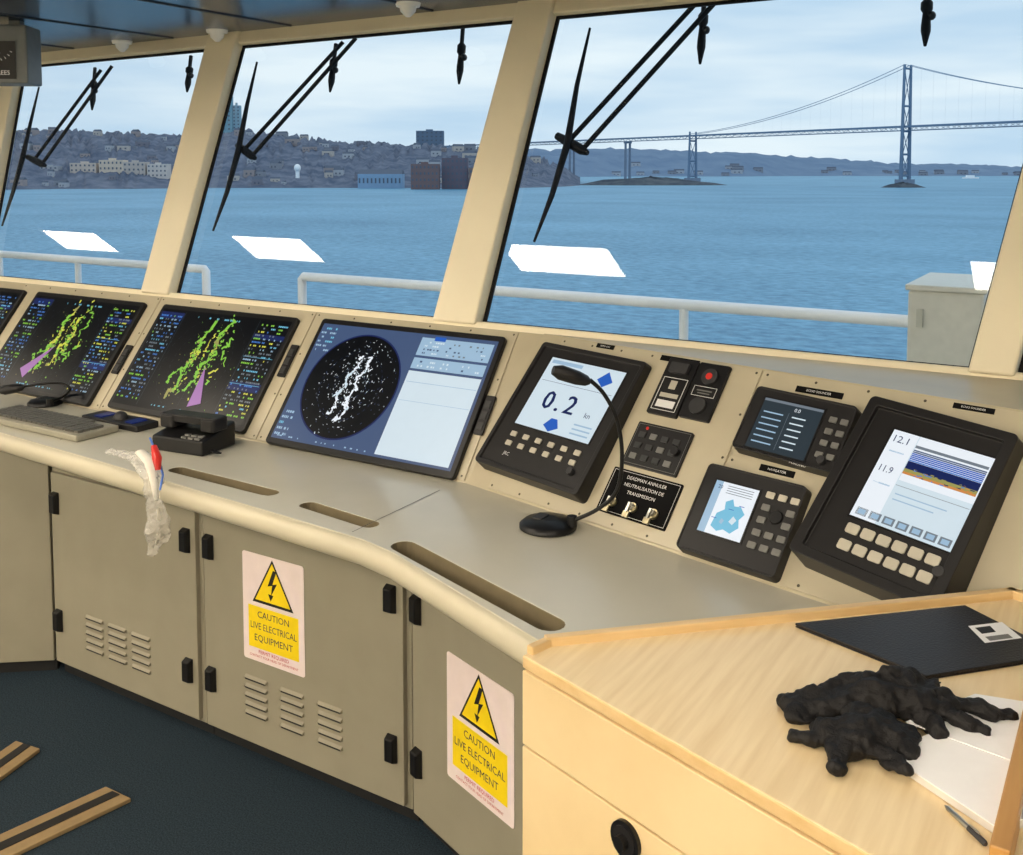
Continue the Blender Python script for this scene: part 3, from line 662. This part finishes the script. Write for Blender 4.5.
R=root("document_folder","black document folder with white logo lying on the desk","folder",T(c.x,c.y,zd));b.build("cover",R,bevel=.0012)
L_=onpoly([(968,626),(1002,622),(1022,638),(985,643)],zd+.0085);b=MB().poly([(p.x-c.x,p.y-c.y,.0085) for p in L_],WHITEP)
L_=onpoly([(975,628),(990,626),(996,632),(982,634)],zd+.0085);b.poly([(p.x-c.x,p.y-c.y,.0088) for p in L_],SBK)
L_=onpoly([(985,637),(1008,634),(1013,638),(990,641)],zd+.0085);b.poly([(p.x-c.x,p.y-c.y,.0088) for p in L_],GREY);b.build("logo",R)
PAP=mat("white_paper",(244,243,244),.7,var=.02);PAG=mat("page_edges",(215,211,205),.8,var=.08)
P_=onpoly([(884,752),(1000,706),(1130,782),(998,828)],zd+.012);c=sum(P_,V())/4
R=root("notebook","white notebook lying under the black gloves","notebook",T(c.x,c.y,zd))
MB().prism([((p.x-c.x)*.985,(p.y-c.y)*.985) for p in P_],.001,.011,PAG).build("pages",R)
MB().prism([(p.x-c.x,p.y-c.y) for p in P_],.011,.0125,PAP).build("cover",R)
P_=onpoly([(905,722),(975,694),(1090,712),(1010,760)],zd+.014);c2_=sum(P_,V())/4
tag(MB().prism([(p.x-c2_.x,p.y-c2_.y) for p in P_],0,.001,PAP).build("paper_sheet",M=T(c2_.x,c2_.y,zd+.0135)),"loose white paper sheet on top of notebook","paper")
a=onz(945,804,zd+.006);c=onz(986,843,zd+.006);R=root("ballpoint_pen","slim silver and dark ballpoint pen lying on the desk","pen",T(a.x,a.y,zd+.0045));e=c-a;e.z=0
MB().tube([(0,0,0),e*.03,e*.08,e*.6],[.0008,.0016,.0032,.0032],STEEL,12).build("barrel",R);MB().tube([e*.6,e*.97,e],[.0034,.0034,.0024],DGREY,12).build("cap",R);MB().tube([e*.62+V((0,0,.0045)),e*.85+V((0,0,.005))],.001,STEEL,8).build("clip",R)
# gloves: limp soft fabric, crumpled, with flattened fingers folded over the palm
GLV=mat("black_glove_fabric",(16,14,15),.6,var=.25,bump=.25,bscale=400,spec=.35)
def glove(parts,palm,label,seed):
    c=onz(*palm[0][:2],zd);b=MB()
    for u,v,z,r,s in palm:
        p=onz(u,v,zd+z)-c;b.sph(p,(r*1.15,r,r*s),GLV,18,12)
    for pts in parts:
        b.tube([onz(u,v,zd+z)-c for u,v,z,_ in pts],[q[3] for q in pts],GLV,12,flat=.75);q=pts[-1];b.sph(onz(q[0],q[1],zd+q[2])-c,(q[3],q[3],q[3]*.8),GLV,10,6)
    o=b.build("glove",M=T(*c));m=o.modifiers.new("r","REMESH");m.mode='VOXEL';m.voxel_size=.0022;m.use_smooth_shade=True
    s=o.modifiers.new("s","SMOOTH");s.iterations=3
    t=bpy.data.textures.new("fold%d"%seed,"CLOUDS");t.noise_scale=.030;d=o.modifiers.new("d","DISPLACE");d.texture=t;d.strength=.024;d.mid_level=.5
    t=bpy.data.textures.new("wrinkle%d"%seed,"CLOUDS");t.noise_scale=.012;d=o.modifiers.new("e","DISPLACE");d.texture=t;d.strength=.005
    s=o.modifiers.new("s2","SMOOTH");s.iterations=2
    tag(o,label,"glove","pair of black gloves");return o
glove([[(925,697,.028,.017),(955,705,.024,.015),(985,711,.021,.0125),(1010,715,.018,.010)],
       [(925,706,.024,.016),(950,716,.021,.014),(970,725,.018,.012),(985,731,.016,.009)],
       [(900,684,.038,.015),(918,677,.042,.014),(932,683,.032,.012),(925,694,.036,.011)],
       [(870,682,.040,.014),(888,672,.048,.013),(905,674,.048,.011),(912,684,.046,.011)],
       [(915,714,.020,.015),(932,724,.017,.014),(940,733,.015,.011)]],
      [(872,698,.022,.042,.66),(903,699,.024,.036,.70),(845,701,.018,.038,.56),(818,702,.014,.032,.5),(797,703,.010,.022,.5),(862,688,.030,.026,.7),(890,685,.034,.024,.7),(804,715,.010,.018,.5),(925,702,.018,.024,.7)],"black fabric glove crumpled with fingers trailing onto the notebook",1)
glove([[(842,744,.014,.018),(836,758,.012,.015),(834,769,.010,.011)],
       [(866,746,.014,.017),(884,757,.012,.014),(903,769,.014,.010)],
       [(825,735,.012,.015),(808,738,.009,.012),(795,734,.008,.009)],
       [(890,738,.014,.016),(906,748,.015,.013),(912,756,.014,.010)]],
      [(852,735,.016,.034,.6),(878,734,.016,.034,.6),(834,732,.012,.026,.5),(900,735,.016,.024,.6),(868,722,.018,.030,.7),(855,748,.012,.020,.6)],"black fabric glove bunched up beneath its pair on the desk",2)
# ================================================================= DECK TRACKS
TRK=mat("track_trim",(140,118,84),.5,var=.1)
for pts in([(-70,870),(106,790),(131,802),(-40,884)],[(-50,790),(16,744),(40,752),(-25,800)]):
    P_=onpoly(pts,.001);c=sum(P_,V())/4
    R=root("deck_track","brass trimmed chair rail track recessed in the deck","deck track",T(c.x,c.y,0),"chair rail tracks")
    L=[V((p.x-c.x,p.y-c.y,0)) for p in P_]
    MB().prism([(p.x,p.y) for p in L],.0005,.012,TRK).build("trim",R,bevel=.002)
    i=[L[0].lerp(L[3],.35),L[1].lerp(L[2],.35)*.97,L[1].lerp(L[2],.65)*.97,L[0].lerp(L[3],.65)]
    MB().prism([(p.x,p.y) for p in i],.012,.014,KICK).build("groove",R)
# ================================================================= CEILING FITTINGS
for u,v in((122,41),(217,30),(408,3)):
    p=onz(u,v,2.25);R=root("ceiling_detector","small white domed detector on the ceiling","smoke detector",T(p.x,p.y,2.25),"ceiling detectors")
    MB().tube([(0,0,0),(0,0,-.012)],[.042,.039],DOME,24).build("base",R);MB().tube([(0,0,-.012),(0,0,-.028),(0,0,-.045)],[.028,.025,.008],DOME,20).build("sensor",R)
p=dep(10,58,3.6);M=frame(p,V((.80,.60,0)),(0,0,1));R=root("ceiling_repeater_display","grey box shaped repeater display hung from ceiling","repeater display",M)
GB=mat("instrument_grey",(112,116,116),.5,var=.05)
MB().box(-.13,.060,-.090,.12,-.14,0,GB).build("case",R,bevel=.006)
MB().box(-.02,.02,.12,2.25-p.z,-.09,-.05,GB).build("bracket",R)
b=MB().box(-.11,.02,-.075,.06,.001,.004,BLACK);b.text("0",-.045,.0,.0045,.05,SW);b.text("DEGREES",-.045,-.060,.0045,.022,WHITEP)
for i in range(9):
    a=math.radians(210+i*15);b.poly([(-.045+.05*math.cos(a),.05+.05*math.sin(a),.0045),(-.045+.062*math.cos(a),.05+.062*math.sin(a),.0045),(-.045+.062*math.cos(a+.05),.05+.062*math.sin(a+.05),.0045)],WHITEP)
b.build("dial",R)
# ================================================================= OUTSIDE: WIPERS, NOZZLES
def wl(u,v,h): return FWN@loc(FWN,u,v,h)
for arms,bl_ in(([((728,-12),(582,150)),((708,-10),(568,142))],[(590,28),(577,85),(567,145),(552,195),(534,242)]),
                ([((356,38),(252,156)),((343,42),(244,150))],[(257,62),(247,105),(238,152),(227,192),(213,231)]),
                ([((112,66),(42,164)),((101,70),(34,160))],[(39,87),(30,125),(22,160),(13,192),(2,226)]),
                ([((1160,-50),(1112,150)),((1145,-48),(1100,142))],[(1120,30),(1112,85),(1108,145),(1090,200),(1070,240)])):
    c=wl(*arms[0][1],-.08);R=root("window_wiper","black double armed wiper parked outside the window","windscreen wiper",T(*c),"window wipers")
    for a,e in arms: MB().tube([wl(*a,-.10)-c,wl(*e,-.07)-c],.008,RUB,8).build("arm",R)
    j=[wl(*arms[0][1],-.07)-c,wl(*arms[1][1],-.07)-c]
    MB().tube([j[0]+(j[0]-j[1])*.4,j[0],j[1],j[1]+(j[1]-j[0])*.8],[.008,.016,.016,.012],RUB,10).build("linkage",R)
    pp=[wl(u,v,-.05)-c for u,v in bl_]
    MB().tube(pp,[.004,.008,.012,.009,.004],RUB,8).build("blade",R)
for (u0,v0),(u1,v1) in(((705,-10),(700,64)),((928,-20),(925,46)),((463,26),(459,84)),((336,44),(330,92)),((95,68),(92,110)),((191,56),(187,92))):
    a=wl(u0,v0,-.14);e=wl(u1,v1,-.14);R=root("washer_nozzle","dark jointed washer nozzle hanging outside above the pane","washer nozzle",T(*a),"window washer nozzles")
    d=e-a
    MB().tube([V(),d*.3,d*.35,d*.45,d*.5,d*.7,d*.78,d],[.008,.008,.016,.016,.010,.013,.013,.004],RUB,10).build("body",R);MB().sph(d*.55+V((.012,0,0)),.013,BLACK2,8,6).build("joint",R)
# ================================================================= OUTSIDE RAILING, LOCKER
YR=3.6
def yr(u,v,y=YR):
    d=ray(u,v);return C0+d*(y/d.y)
zr=1.19
R=root("deck_railing","white painted steel deck railing outside the windows","railing",T(-6,YR,zr),"outside railings");xe=yr(206,270).x
MB().tube([(-3,0,0),(xe+6-.01,0,0),(xe+6,0,-.01),(xe+6,0,-1.2)],.022,WHITEO,12).build("rail",R)
for u in(78,0): MB().tube([(yr(u,265).x+6,0,0),(yr(u,265).x+6,0,-1.2)],.018,WHITEO,10).build("post",R)
MB().tube([(-3,0,-.35),(xe+6,0,-.35)],.014,WHITEO,10).build("lower_rail",R)
xs=yr(302,276).x;R=root("deck_railing","white painted steel deck railing outside the windows","railing",T(xs,YR,zr),"outside railings");xend=yr(912,315).x-xs
MB().tube([(0,0,-1.2),(0,0,-.01),(.01,0,0),(xend,0,0)],.022,WHITEO,12).build("rail",R)
MB().tube([(yr(684,300).x-xs,0,0),(yr(684,300).x-xs,0,-1.2)],.018,WHITEO,10).build("post",R)
MB().tube([(0,0,-.35),(xend,0,-.35)],.014,WHITEO,10).build("lower_rail",R)
OFFW=mat("cream_locker_paint",(218,214,202),.5,var=.05)
a=yr(908,290,3.5);c=yr(985,292,3.5)
R=root("deck_locker","cream painted steel deck locker standing beside the railing","locker",T(a.x,3.5,0))
MB().box(0,c.x-a.x,0,.45,.0,a.z,OFFW).build("body",R,bevel=.01);MB().box(-.008,c.x-a.x+.008,-.008,.458,a.z,a.z+.02,OFFW).build("lid",R,bevel=.004)
MB().box(.03,.05,-.012,0,a.z-.12,a.z-.06,STEEL).build("latch",R)
DECK=mat("outer_deck_paint",(70,80,86),.7)
tag(MB().box(-9,3,2.62,4.2,-.1,-.01,DECK).build("outer_deck"),"grey painted steel deck outside the windows","deck")
# ================================================================= HARBOUR
WZ=-14.
WM=bpy.data.materials.new("harbour_water");WM.use_nodes=True;nt=WM.node_tree;bs=nt.nodes["Principled BSDF"]
bs.inputs["Roughness"].default_value=.5;bs.inputs["Specular IOR Level"].default_value=.35
tc=nt.nodes.new("ShaderNodeTexCoord");mp=nt.nodes.new("ShaderNodeMapping");nt.links.new(tc.outputs["Object"],mp.inputs[0]);mp.inputs["Rotation"].default_value=(0,0,-TH);mp.inputs["Scale"].default_value=(.7,1.,1)
n1=nt.nodes.new("ShaderNodeTexNoise");n1.inputs["Scale"].default_value=.8;n1.inputs["Detail"].default_value=6;n1.inputs["Roughness"].default_value=.65;nt.links.new(mp.outputs[0],n1.inputs["Vector"])
n2_=nt.nodes.new("ShaderNodeTexNoise");n2_.inputs["Scale"].default_value=.02;n2_.inputs["Detail"].default_value=3;nt.links.new(mp.outputs[0],n2_.inputs["Vector"])
mxn=nt.nodes.new("ShaderNodeMath");mxn.operation='MULTIPLY_ADD';mxn.inputs[1].default_value=.3;nt.links.new(n2_.outputs["Fac"],mxn.inputs[0])
sc_=nt.nodes.new("ShaderNodeMath");sc_.operation='MULTIPLY';sc_.inputs[1].default_value=.7;nt.links.new(n1.outputs["Fac"],sc_.inputs[0]);nt.links.new(sc_.outputs[0],mxn.inputs[2])
cr=nt.nodes.new("ShaderNodeValToRGB");cr.color_ramp.elements[0].position=.34;cr.color_ramp.elements[1].position=.66;cr.color_ramp.elements[0].color=S(52,116,152);cr.color_ramp.elements[1].color=S(124,182,212)  # pale ripple light and sky brightness painted into the base colour
nt.links.new(mxn.outputs[0],cr.inputs[0]);nt.links.new(cr.outputs[0],bs.inputs["Base Color"])
bp_=nt.nodes.new("ShaderNodeBump");bp_.inputs["Strength"].default_value=.5;bp_.inputs["Distance"].default_value=.4;nt.links.new(n1.outputs["Fac"],bp_.inputs["Height"]);nt.links.new(bp_.outputs[0],bs.inputs["Normal"])
o=MB().add([(-9000,20,WZ),(9000,20,WZ),(9000,9000,WZ),(-9000,9000,WZ)],[(0,1,2,3)],WM).build("harbour_water");tag(o,"rippled blue harbour water","water",kind="stuff")
def far(u,v,D):
    return C0+(FH+RV*((u-511.5)/F)+V((0,0,1))*((172-v)/F))*D
def shoreD(v): return (H-WZ)*F/(v-172)
def interp(cols,x,i):
    for a,c in zip(cols,cols[1:]):
        if a[0]<=x<=c[0]:
            t=(x-a[0])/(c[0]-a[0]);return a[i]+(c[i]-a[i])*t
    return cols[-1][i] if x>cols[-1][0] else cols[0][i]
def hill(cols,depth,x,t,amp=0.):
    D0=shoreD(interp(cols,x,1));D=D0+t*depth
    ztop=H+(172-interp(cols,x,2))/F*(D0+depth)
    z=WZ-1+(ztop-WZ+1)*(math.sin(t*math.pi/2)**1.1)
    p=far(x,172,D);p.z=z
    if amp and t>0: p.z+=amp*noise.noise(V((x*.35,t*9,3)))*(.3+t)
    return p
def ridge(name,cols,depth,amp,m,label,step=4,rows=10):
    x0=cols[0][0];x1=cols[-1][0];n=int((x1-x0)/step)+1;vs=[];fs=[]
    for j in range(rows+1):
        for i in range(n): vs.append(hill(cols,depth,x0+i*step,j/rows,amp))
    for i in range(n):
        p=vs[rows*n+i].copy();p+=FH*200;p.z=WZ-2;vs.append(p)
    for j in range(rows+1):
        for i in range(n-1): fs.append((j*n+i,j*n+i+1,(j+1)*n+i+1,(j+1)*n+i))
    o=MB().add(vs,fs,m,True).build(name);tag(o,label,"hillside",kind="stuff");return o
HM=mat("hazed_wooded_hill",(80,92,114),.95,rgb2=(124,130,146),scale=.06,stretch=(1,1,2),spec=.1);HM2=mat("hazed_distant_hill",(108,130,158),.95,rgb2=(126,146,170),scale=.01,spec=.1)  # distance haze mixed into both hill colours
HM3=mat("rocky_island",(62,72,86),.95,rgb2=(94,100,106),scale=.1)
LC=[(-80,190,131),(0,190,134),(60,189,131),(130,189,135),(200,188,137),(250,188,132),(300,188,138),(350,188,144),(420,188,146),(470,189,149),(520,188,154),(560,187,166),(580,186,178)]
FC_=[(440,177,148),(520,177,149),(560,177,149),(620,176.5,149),(700,176.5,152),(740,176.5,153),(790,176,157),(850,176,160),(900,176,164),(960,176,164),(1023,176,167),(1200,176,167)]
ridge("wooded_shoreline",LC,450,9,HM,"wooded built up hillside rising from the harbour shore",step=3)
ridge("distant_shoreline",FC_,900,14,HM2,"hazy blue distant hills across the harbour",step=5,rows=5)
def island(u,vb,wpx,hpx,label):
    D=shoreD(vb);c=far(u,172,D);c.z=WZ;w=wpx/2/F*D;h=hpx/F*D;vs=[];n=32
    for j in range(6):
        r=1-j/5.
        for i in range(n):
            a=2*math.pi*i/n;q=RV*(math.cos(a)*w*r)+FH*(math.sin(a)*w*.35*r);q.z=h*(1-r*r)*(.8+.5*noise.noise(V((i*.7,j*1.3,u))))-.5;vs.append(q)
    fs=[(j*n+i,j*n+(i+1)%n,(j+1)*n+(i+1)%n,(j+1)*n+i) for j in range(5) for i in range(n)]
    tag(MB().add(vs,fs,HM3).build("rocky_island",M=T(*c)),label,"island")
island(650,185,160,9,"low dark rocky islet around a bridge pier");island(903,187.5,48,6,"small rocky islet at the foot of bridge tower")
def bldg(x,vb,vt,wpx,D,rgb,label,name="building",flat=True,grp=None,floors=5,cat="building"):
    m=mat("facade_%d_%d_%d"%rgb,rgb,.8,var=.05,scale=.2);win=mat("far_window",(84,98,118),.3)
    p=far(x,172,D);zb=H+(172-vb)/F*D;zt_=H+(172-vt)/F*D;w=wpx/F*D/2;h=zt_-zb
    Mx=frame((p.x,p.y,zb),RV,FH)
    R=root(name,label,cat,Mx,grp);b=MB().box(-w,w,0,w*1.2,-6,h,m)
    if not flat: b.add([(-w,0,h),(w,0,h),(w,w*1.2,h),(-w,w*1.2,h),(-w,w*.6,h*1.35),(w,w*.6,h*1.35)],[(0,1,5,4),(2,3,4,5),(0,4,3),(1,2,5)],mat("far_roof",(88,98,116),.8))
    else: b.box(-w*.3,w*.2,w*.3,w*.7,h,h*1.08,m)
    b.build("walls",R)
    b=MB();nx=max(2,int(wpx/4))
    for j in range(floors):
        for i in range(nx): b.q(-w+2*w*(i+.28)/nx,-w+2*w*(i+.66)/nx,h*(j+.3)/floors,h*(j+.68)/floors,0,win)
    b.v=[V((v.x,-.3,v.y)) for v in b.v];o=b.build("window",R);o["kind"]="stuff"
D=shoreD(188)
for x,w_,vt,rgb in((84,26,163,(206,192,182)),(112,24,160,(216,200,184)),(135,22,162,(196,186,180)),(158,20,164,(210,202,198)),(50,18,166,(170,174,182))):
    bldg(x,182,vt,w_,D+20,rgb,"mid-rise waterfront apartment block","apartment_building",grp="waterfront apartments",floors=4)
bldg(430,150,131,27,D+460,(100,122,148),"dark rectangular office block on the hilltop","office_building")
bldg(228,140,97,11,D+475,(120,164,184),"tall blue glass tower above the hill","tower_building",floors=10)
bldg(238,140,106,8,D+480,(142,176,194),"slim pale high-rise tower above the hill","tower_building",floors=10)
bldg(380,187,174,44,shoreD(188.3),(138,168,198),"pale blue grey waterfront boat shed","waterfront_shed",flat=False,floors=1)
bldg(425,189,164,28,shoreD(189.5)+5,(122,102,104),"dark brick waterfront factory building","factory_building",floors=4)
bldg(455,189,158,26,shoreD(189.3)+12,(108,100,114),"dark brick waterfront factory building","factory_building",floors=5)
bldg(482,189,168,26,shoreD(189.3)+8,(130,110,108),"dark brick waterfront factory building","factory_building",floors=3)
p=far(298,172,D+20);R=root("storage_dome","small white domed structure on the shore","dome",T(p.x,p.y,H+(172-170)/F*D));MB().sph((0,0,2),(3.5,3.5,4),WHITEO,12,8).tube([(0,0,-8),(0,0,2)],2,WHITEO,12).build("shell",R)
HS=[mat("house_%d"%i,c,.8) for i,c in enumerate(((174,180,190),(140,146,158),(188,182,178),(122,124,138),(158,150,152)))]
RF=mat("far_roof",(88,98,116),.8)
hm=[]
for m in HS:
    b=MB().box(-5,5,-4,4,-4,6,m);b.add([(-5,-4,6),(5,-4,6),(5,4,6),(-5,4,6),(-5,0,9),(5,0,9)],[(0,1,5,4),(2,3,4,5),(0,4,3),(1,2,5)],RF)
    b.box(-3,-1.5,-4.1,-4,1,3,RF).box(1,2.5,-4.1,-4,1,3,RF);o=b.build("house");hm.append(o.data);bpy.data.objects.remove(o)
for i in range(110):
    x=random.uniform(-20,545);t=random.uniform(.03,.85);p=hill(LC,450,x,t);s=random.uniform(.4,.95)
    o=bpy.data.objects.new("house",random.choice(hm));bpy.context.collection.objects.link(o)
    o.matrix_world=T(*p)@Matrix.Rotation(TH+random.uniform(-.5,.5),4,'Z')@Matrix.Diagonal((s*random.uniform(.8,2),s,s,1));tag(o,"small gabled house on the wooded hillside","house","houses on the hillside")
for i in range(30):
    x=random.uniform(600,1023);t=random.uniform(.02,.25);p=hill(FC_,900,x,t);s=random.uniform(1.,2.)
    o=bpy.data.objects.new("house",random.choice(hm[:2]));bpy.context.collection.objects.link(o)
    o.matrix_world=T(*p)@Matrix.Rotation(TH,4,'Z')@Matrix.Diagonal((s*2,s,s,1));tag(o,"small pale building on the distant shore","house","buildings on the distant shore")
# ---- suspension bridge
BR=mat("hazed_bridge_steel",(112,136,164),.7,var=.05,scale=.1);BRC=mat("hazed_bridge_cable",(136,158,184),.7,var=.05);BC=mat("hazed_bridge_concrete",(124,138,158),.8,var=.05,scale=.1)  # steel, cable and concrete colours paled and blued for distance haze
t1=far(904,172,shoreD(187));t2=far(692,172,shoreD(184));t1.z=t2.z=WZ
bd=(t1-t2);span=bd.length;bd.normalize();bn=V((-bd.y,bd.x,0))
FBm=frame((t1.x,t1.y,WZ),bd,bn)
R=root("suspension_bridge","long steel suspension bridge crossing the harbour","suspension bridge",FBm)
zd_=48-WZ;zt_=H+(172-66)/F*shoreD(187)-WZ;hw=5
b=MB();b.box(-1500,700,-hw,hw,zd_,zd_+1.8,BR)
for y in(-hw,hw):
    b.box(-1500,700,y-.4,y+.4,zd_-3.6,zd_-3,BR)
    x=-1500
    while x<700:
        b.tube([(x,y,zd_-3.3),(x+6,y,zd_+.5)],.25,BR,4,False);b.tube([(x+12,y,zd_-3.3),(x+6,y,zd_+.5)],.25,BR,4,False);x+=12
b.build("deck",R)
def tower(x,top,name,cross):
    b=MB()
    for y in(-hw-1,hw+1): b.tube([(x,y*1.15,0),(x,y*.9,top)],[2.6,1.6],BR,4)
    for z in cross: b.tube([(x,-hw-1,z),(x,hw+1,z)],1.1,BR,4)
    for a,c in zip(cross,cross[1:]):
        b.tube([(x,-hw,a),(x,hw,c)],.5,BR,4);b.tube([(x,hw,a),(x,-hw,c)],.5,BR,4)
    b.box(x-5,x+5,-hw-5,hw+5,-2,8,BC);b.build(name,R)
tower(0,zt_,"tower",[12,34,zd_-4,zd_+22,zt_-4]);tower(-span,zd_+6,"tower",[10,30,zd_-6])
tower(700,zt_,"tower",[12,34,zd_-4,zd_+22,zt_-4])
def cz(x):
    if x<0:
        t=-x/span;return zt_+(zd_+3-zt_)*t-14*4*t*(1-t)*.8
    t=x/700.;return zt_-4*(zt_-zd_-8)*t*(1-t)
cab=[-span*(1-i/20.) for i in range(21)]+[700*i/40. for i in range(1,41)]
for y in(-hw,hw): MB().tube([(x,y,cz(x)) for x in cab],.36,BRC,6).build("main_cable",R)
b=MB();x=-span+12
while x<690:
    if cz(x)>zd_+3: b.tube([(x,-hw,zd_),(x,-hw,cz(x))],.04,BRC,4,False)
    x+=14
o=b.build("hanger",R);o["kind"]="stuff"
for x in [-span-130*i for i in range(1,6)]:
    b=MB()
    for y in(-4,4): b.tube([(x,y,-2),(x,y,zd_-3)],[2.,1.6],BC,8)
    b.box(x-2,x+2,-6,6,zd_-6,zd_-3,BC);b.build("pier",R)
for u,v,w_ in((970,178.5,16),(505,187.5,6)):
    D=shoreD(v);p=far(u,172,D);s=w_/F*D/2;R=root("ferry_boat","small white boat out on the harbour","boat",frame((p.x,p.y,WZ),RV,FH),"boats on the harbour")
    MB().prism([(-s,-s*.2),(s*.7,-s*.2),(s,0),(s*.7,s*.2),(-s,s*.2)],-.5,s*.18,WHITEO).build("hull",R);MB().box(-s*.6,s*.4,-s*.14,s*.14,s*.18,s*.42,WHITEO).build("cabin",R);MB().tube([(0,0,s*.42),(0,0,s*.8)],s*.03,BR,6).build("mast",R)
# ================================================================= WORLD
w=bpy.data.worlds.new("overcast_sky");bpy.context.scene.world=w;w.use_nodes=True;nt=w.node_tree;bg=nt.nodes["Background"]
tc=nt.nodes.new("ShaderNodeTexCoord");mp=nt.nodes.new("ShaderNodeMapping");nt.links.new(tc.outputs["Generated"],mp.inputs[0]);mp.inputs["Scale"].default_value=(1.2,1.2,9);mp.inputs["Rotation"].default_value=(.05,.1,0)
n1=nt.nodes.new("ShaderNodeTexNoise");n1.inputs["Scale"].default_value=2.2;n1.inputs["Detail"].default_value=5;n1.inputs["Roughness"].default_value=.5;nt.links.new(mp.outputs[0],n1.inputs["Vector"])
cr=nt.nodes.new("ShaderNodeValToRGB");cr.color_ramp.elements[0].position=.36;cr.color_ramp.elements[1].position=.64;cr.color_ramp.elements[0].color=S(164,188,206);cr.color_ramp.elements[1].color=S(200,212,217)
nt.links.new(n1.outputs["Fac"],cr.inputs[0]);nt.links.new(cr.outputs[0],bg.inputs[0]);bg.inputs[1].default_value=1.48
# ================================================================= CAMERA
c=bpy.data.cameras.new("camera");c.sensor_width=36;c.lens=36*F/1023.;c.clip_end=20000;c.clip_start=.05
c.shift_y=-(427.5-PY)/1023.
cam=bpy.data.objects.new("camera",c);bpy.context.collection.objects.link(cam)
Mc=Matrix.Identity(4)
for i in range(3): Mc[i][0]=RV[i];Mc[i][1]=UP[i];Mc[i][2]=-FW[i];Mc[i][3]=C0[i]
cam.matrix_world=Mc;bpy.context.scene.camera=cam
try:
    bpy.context.scene.view_settings.view_transform='Standard'
except Exception as e: print(e)
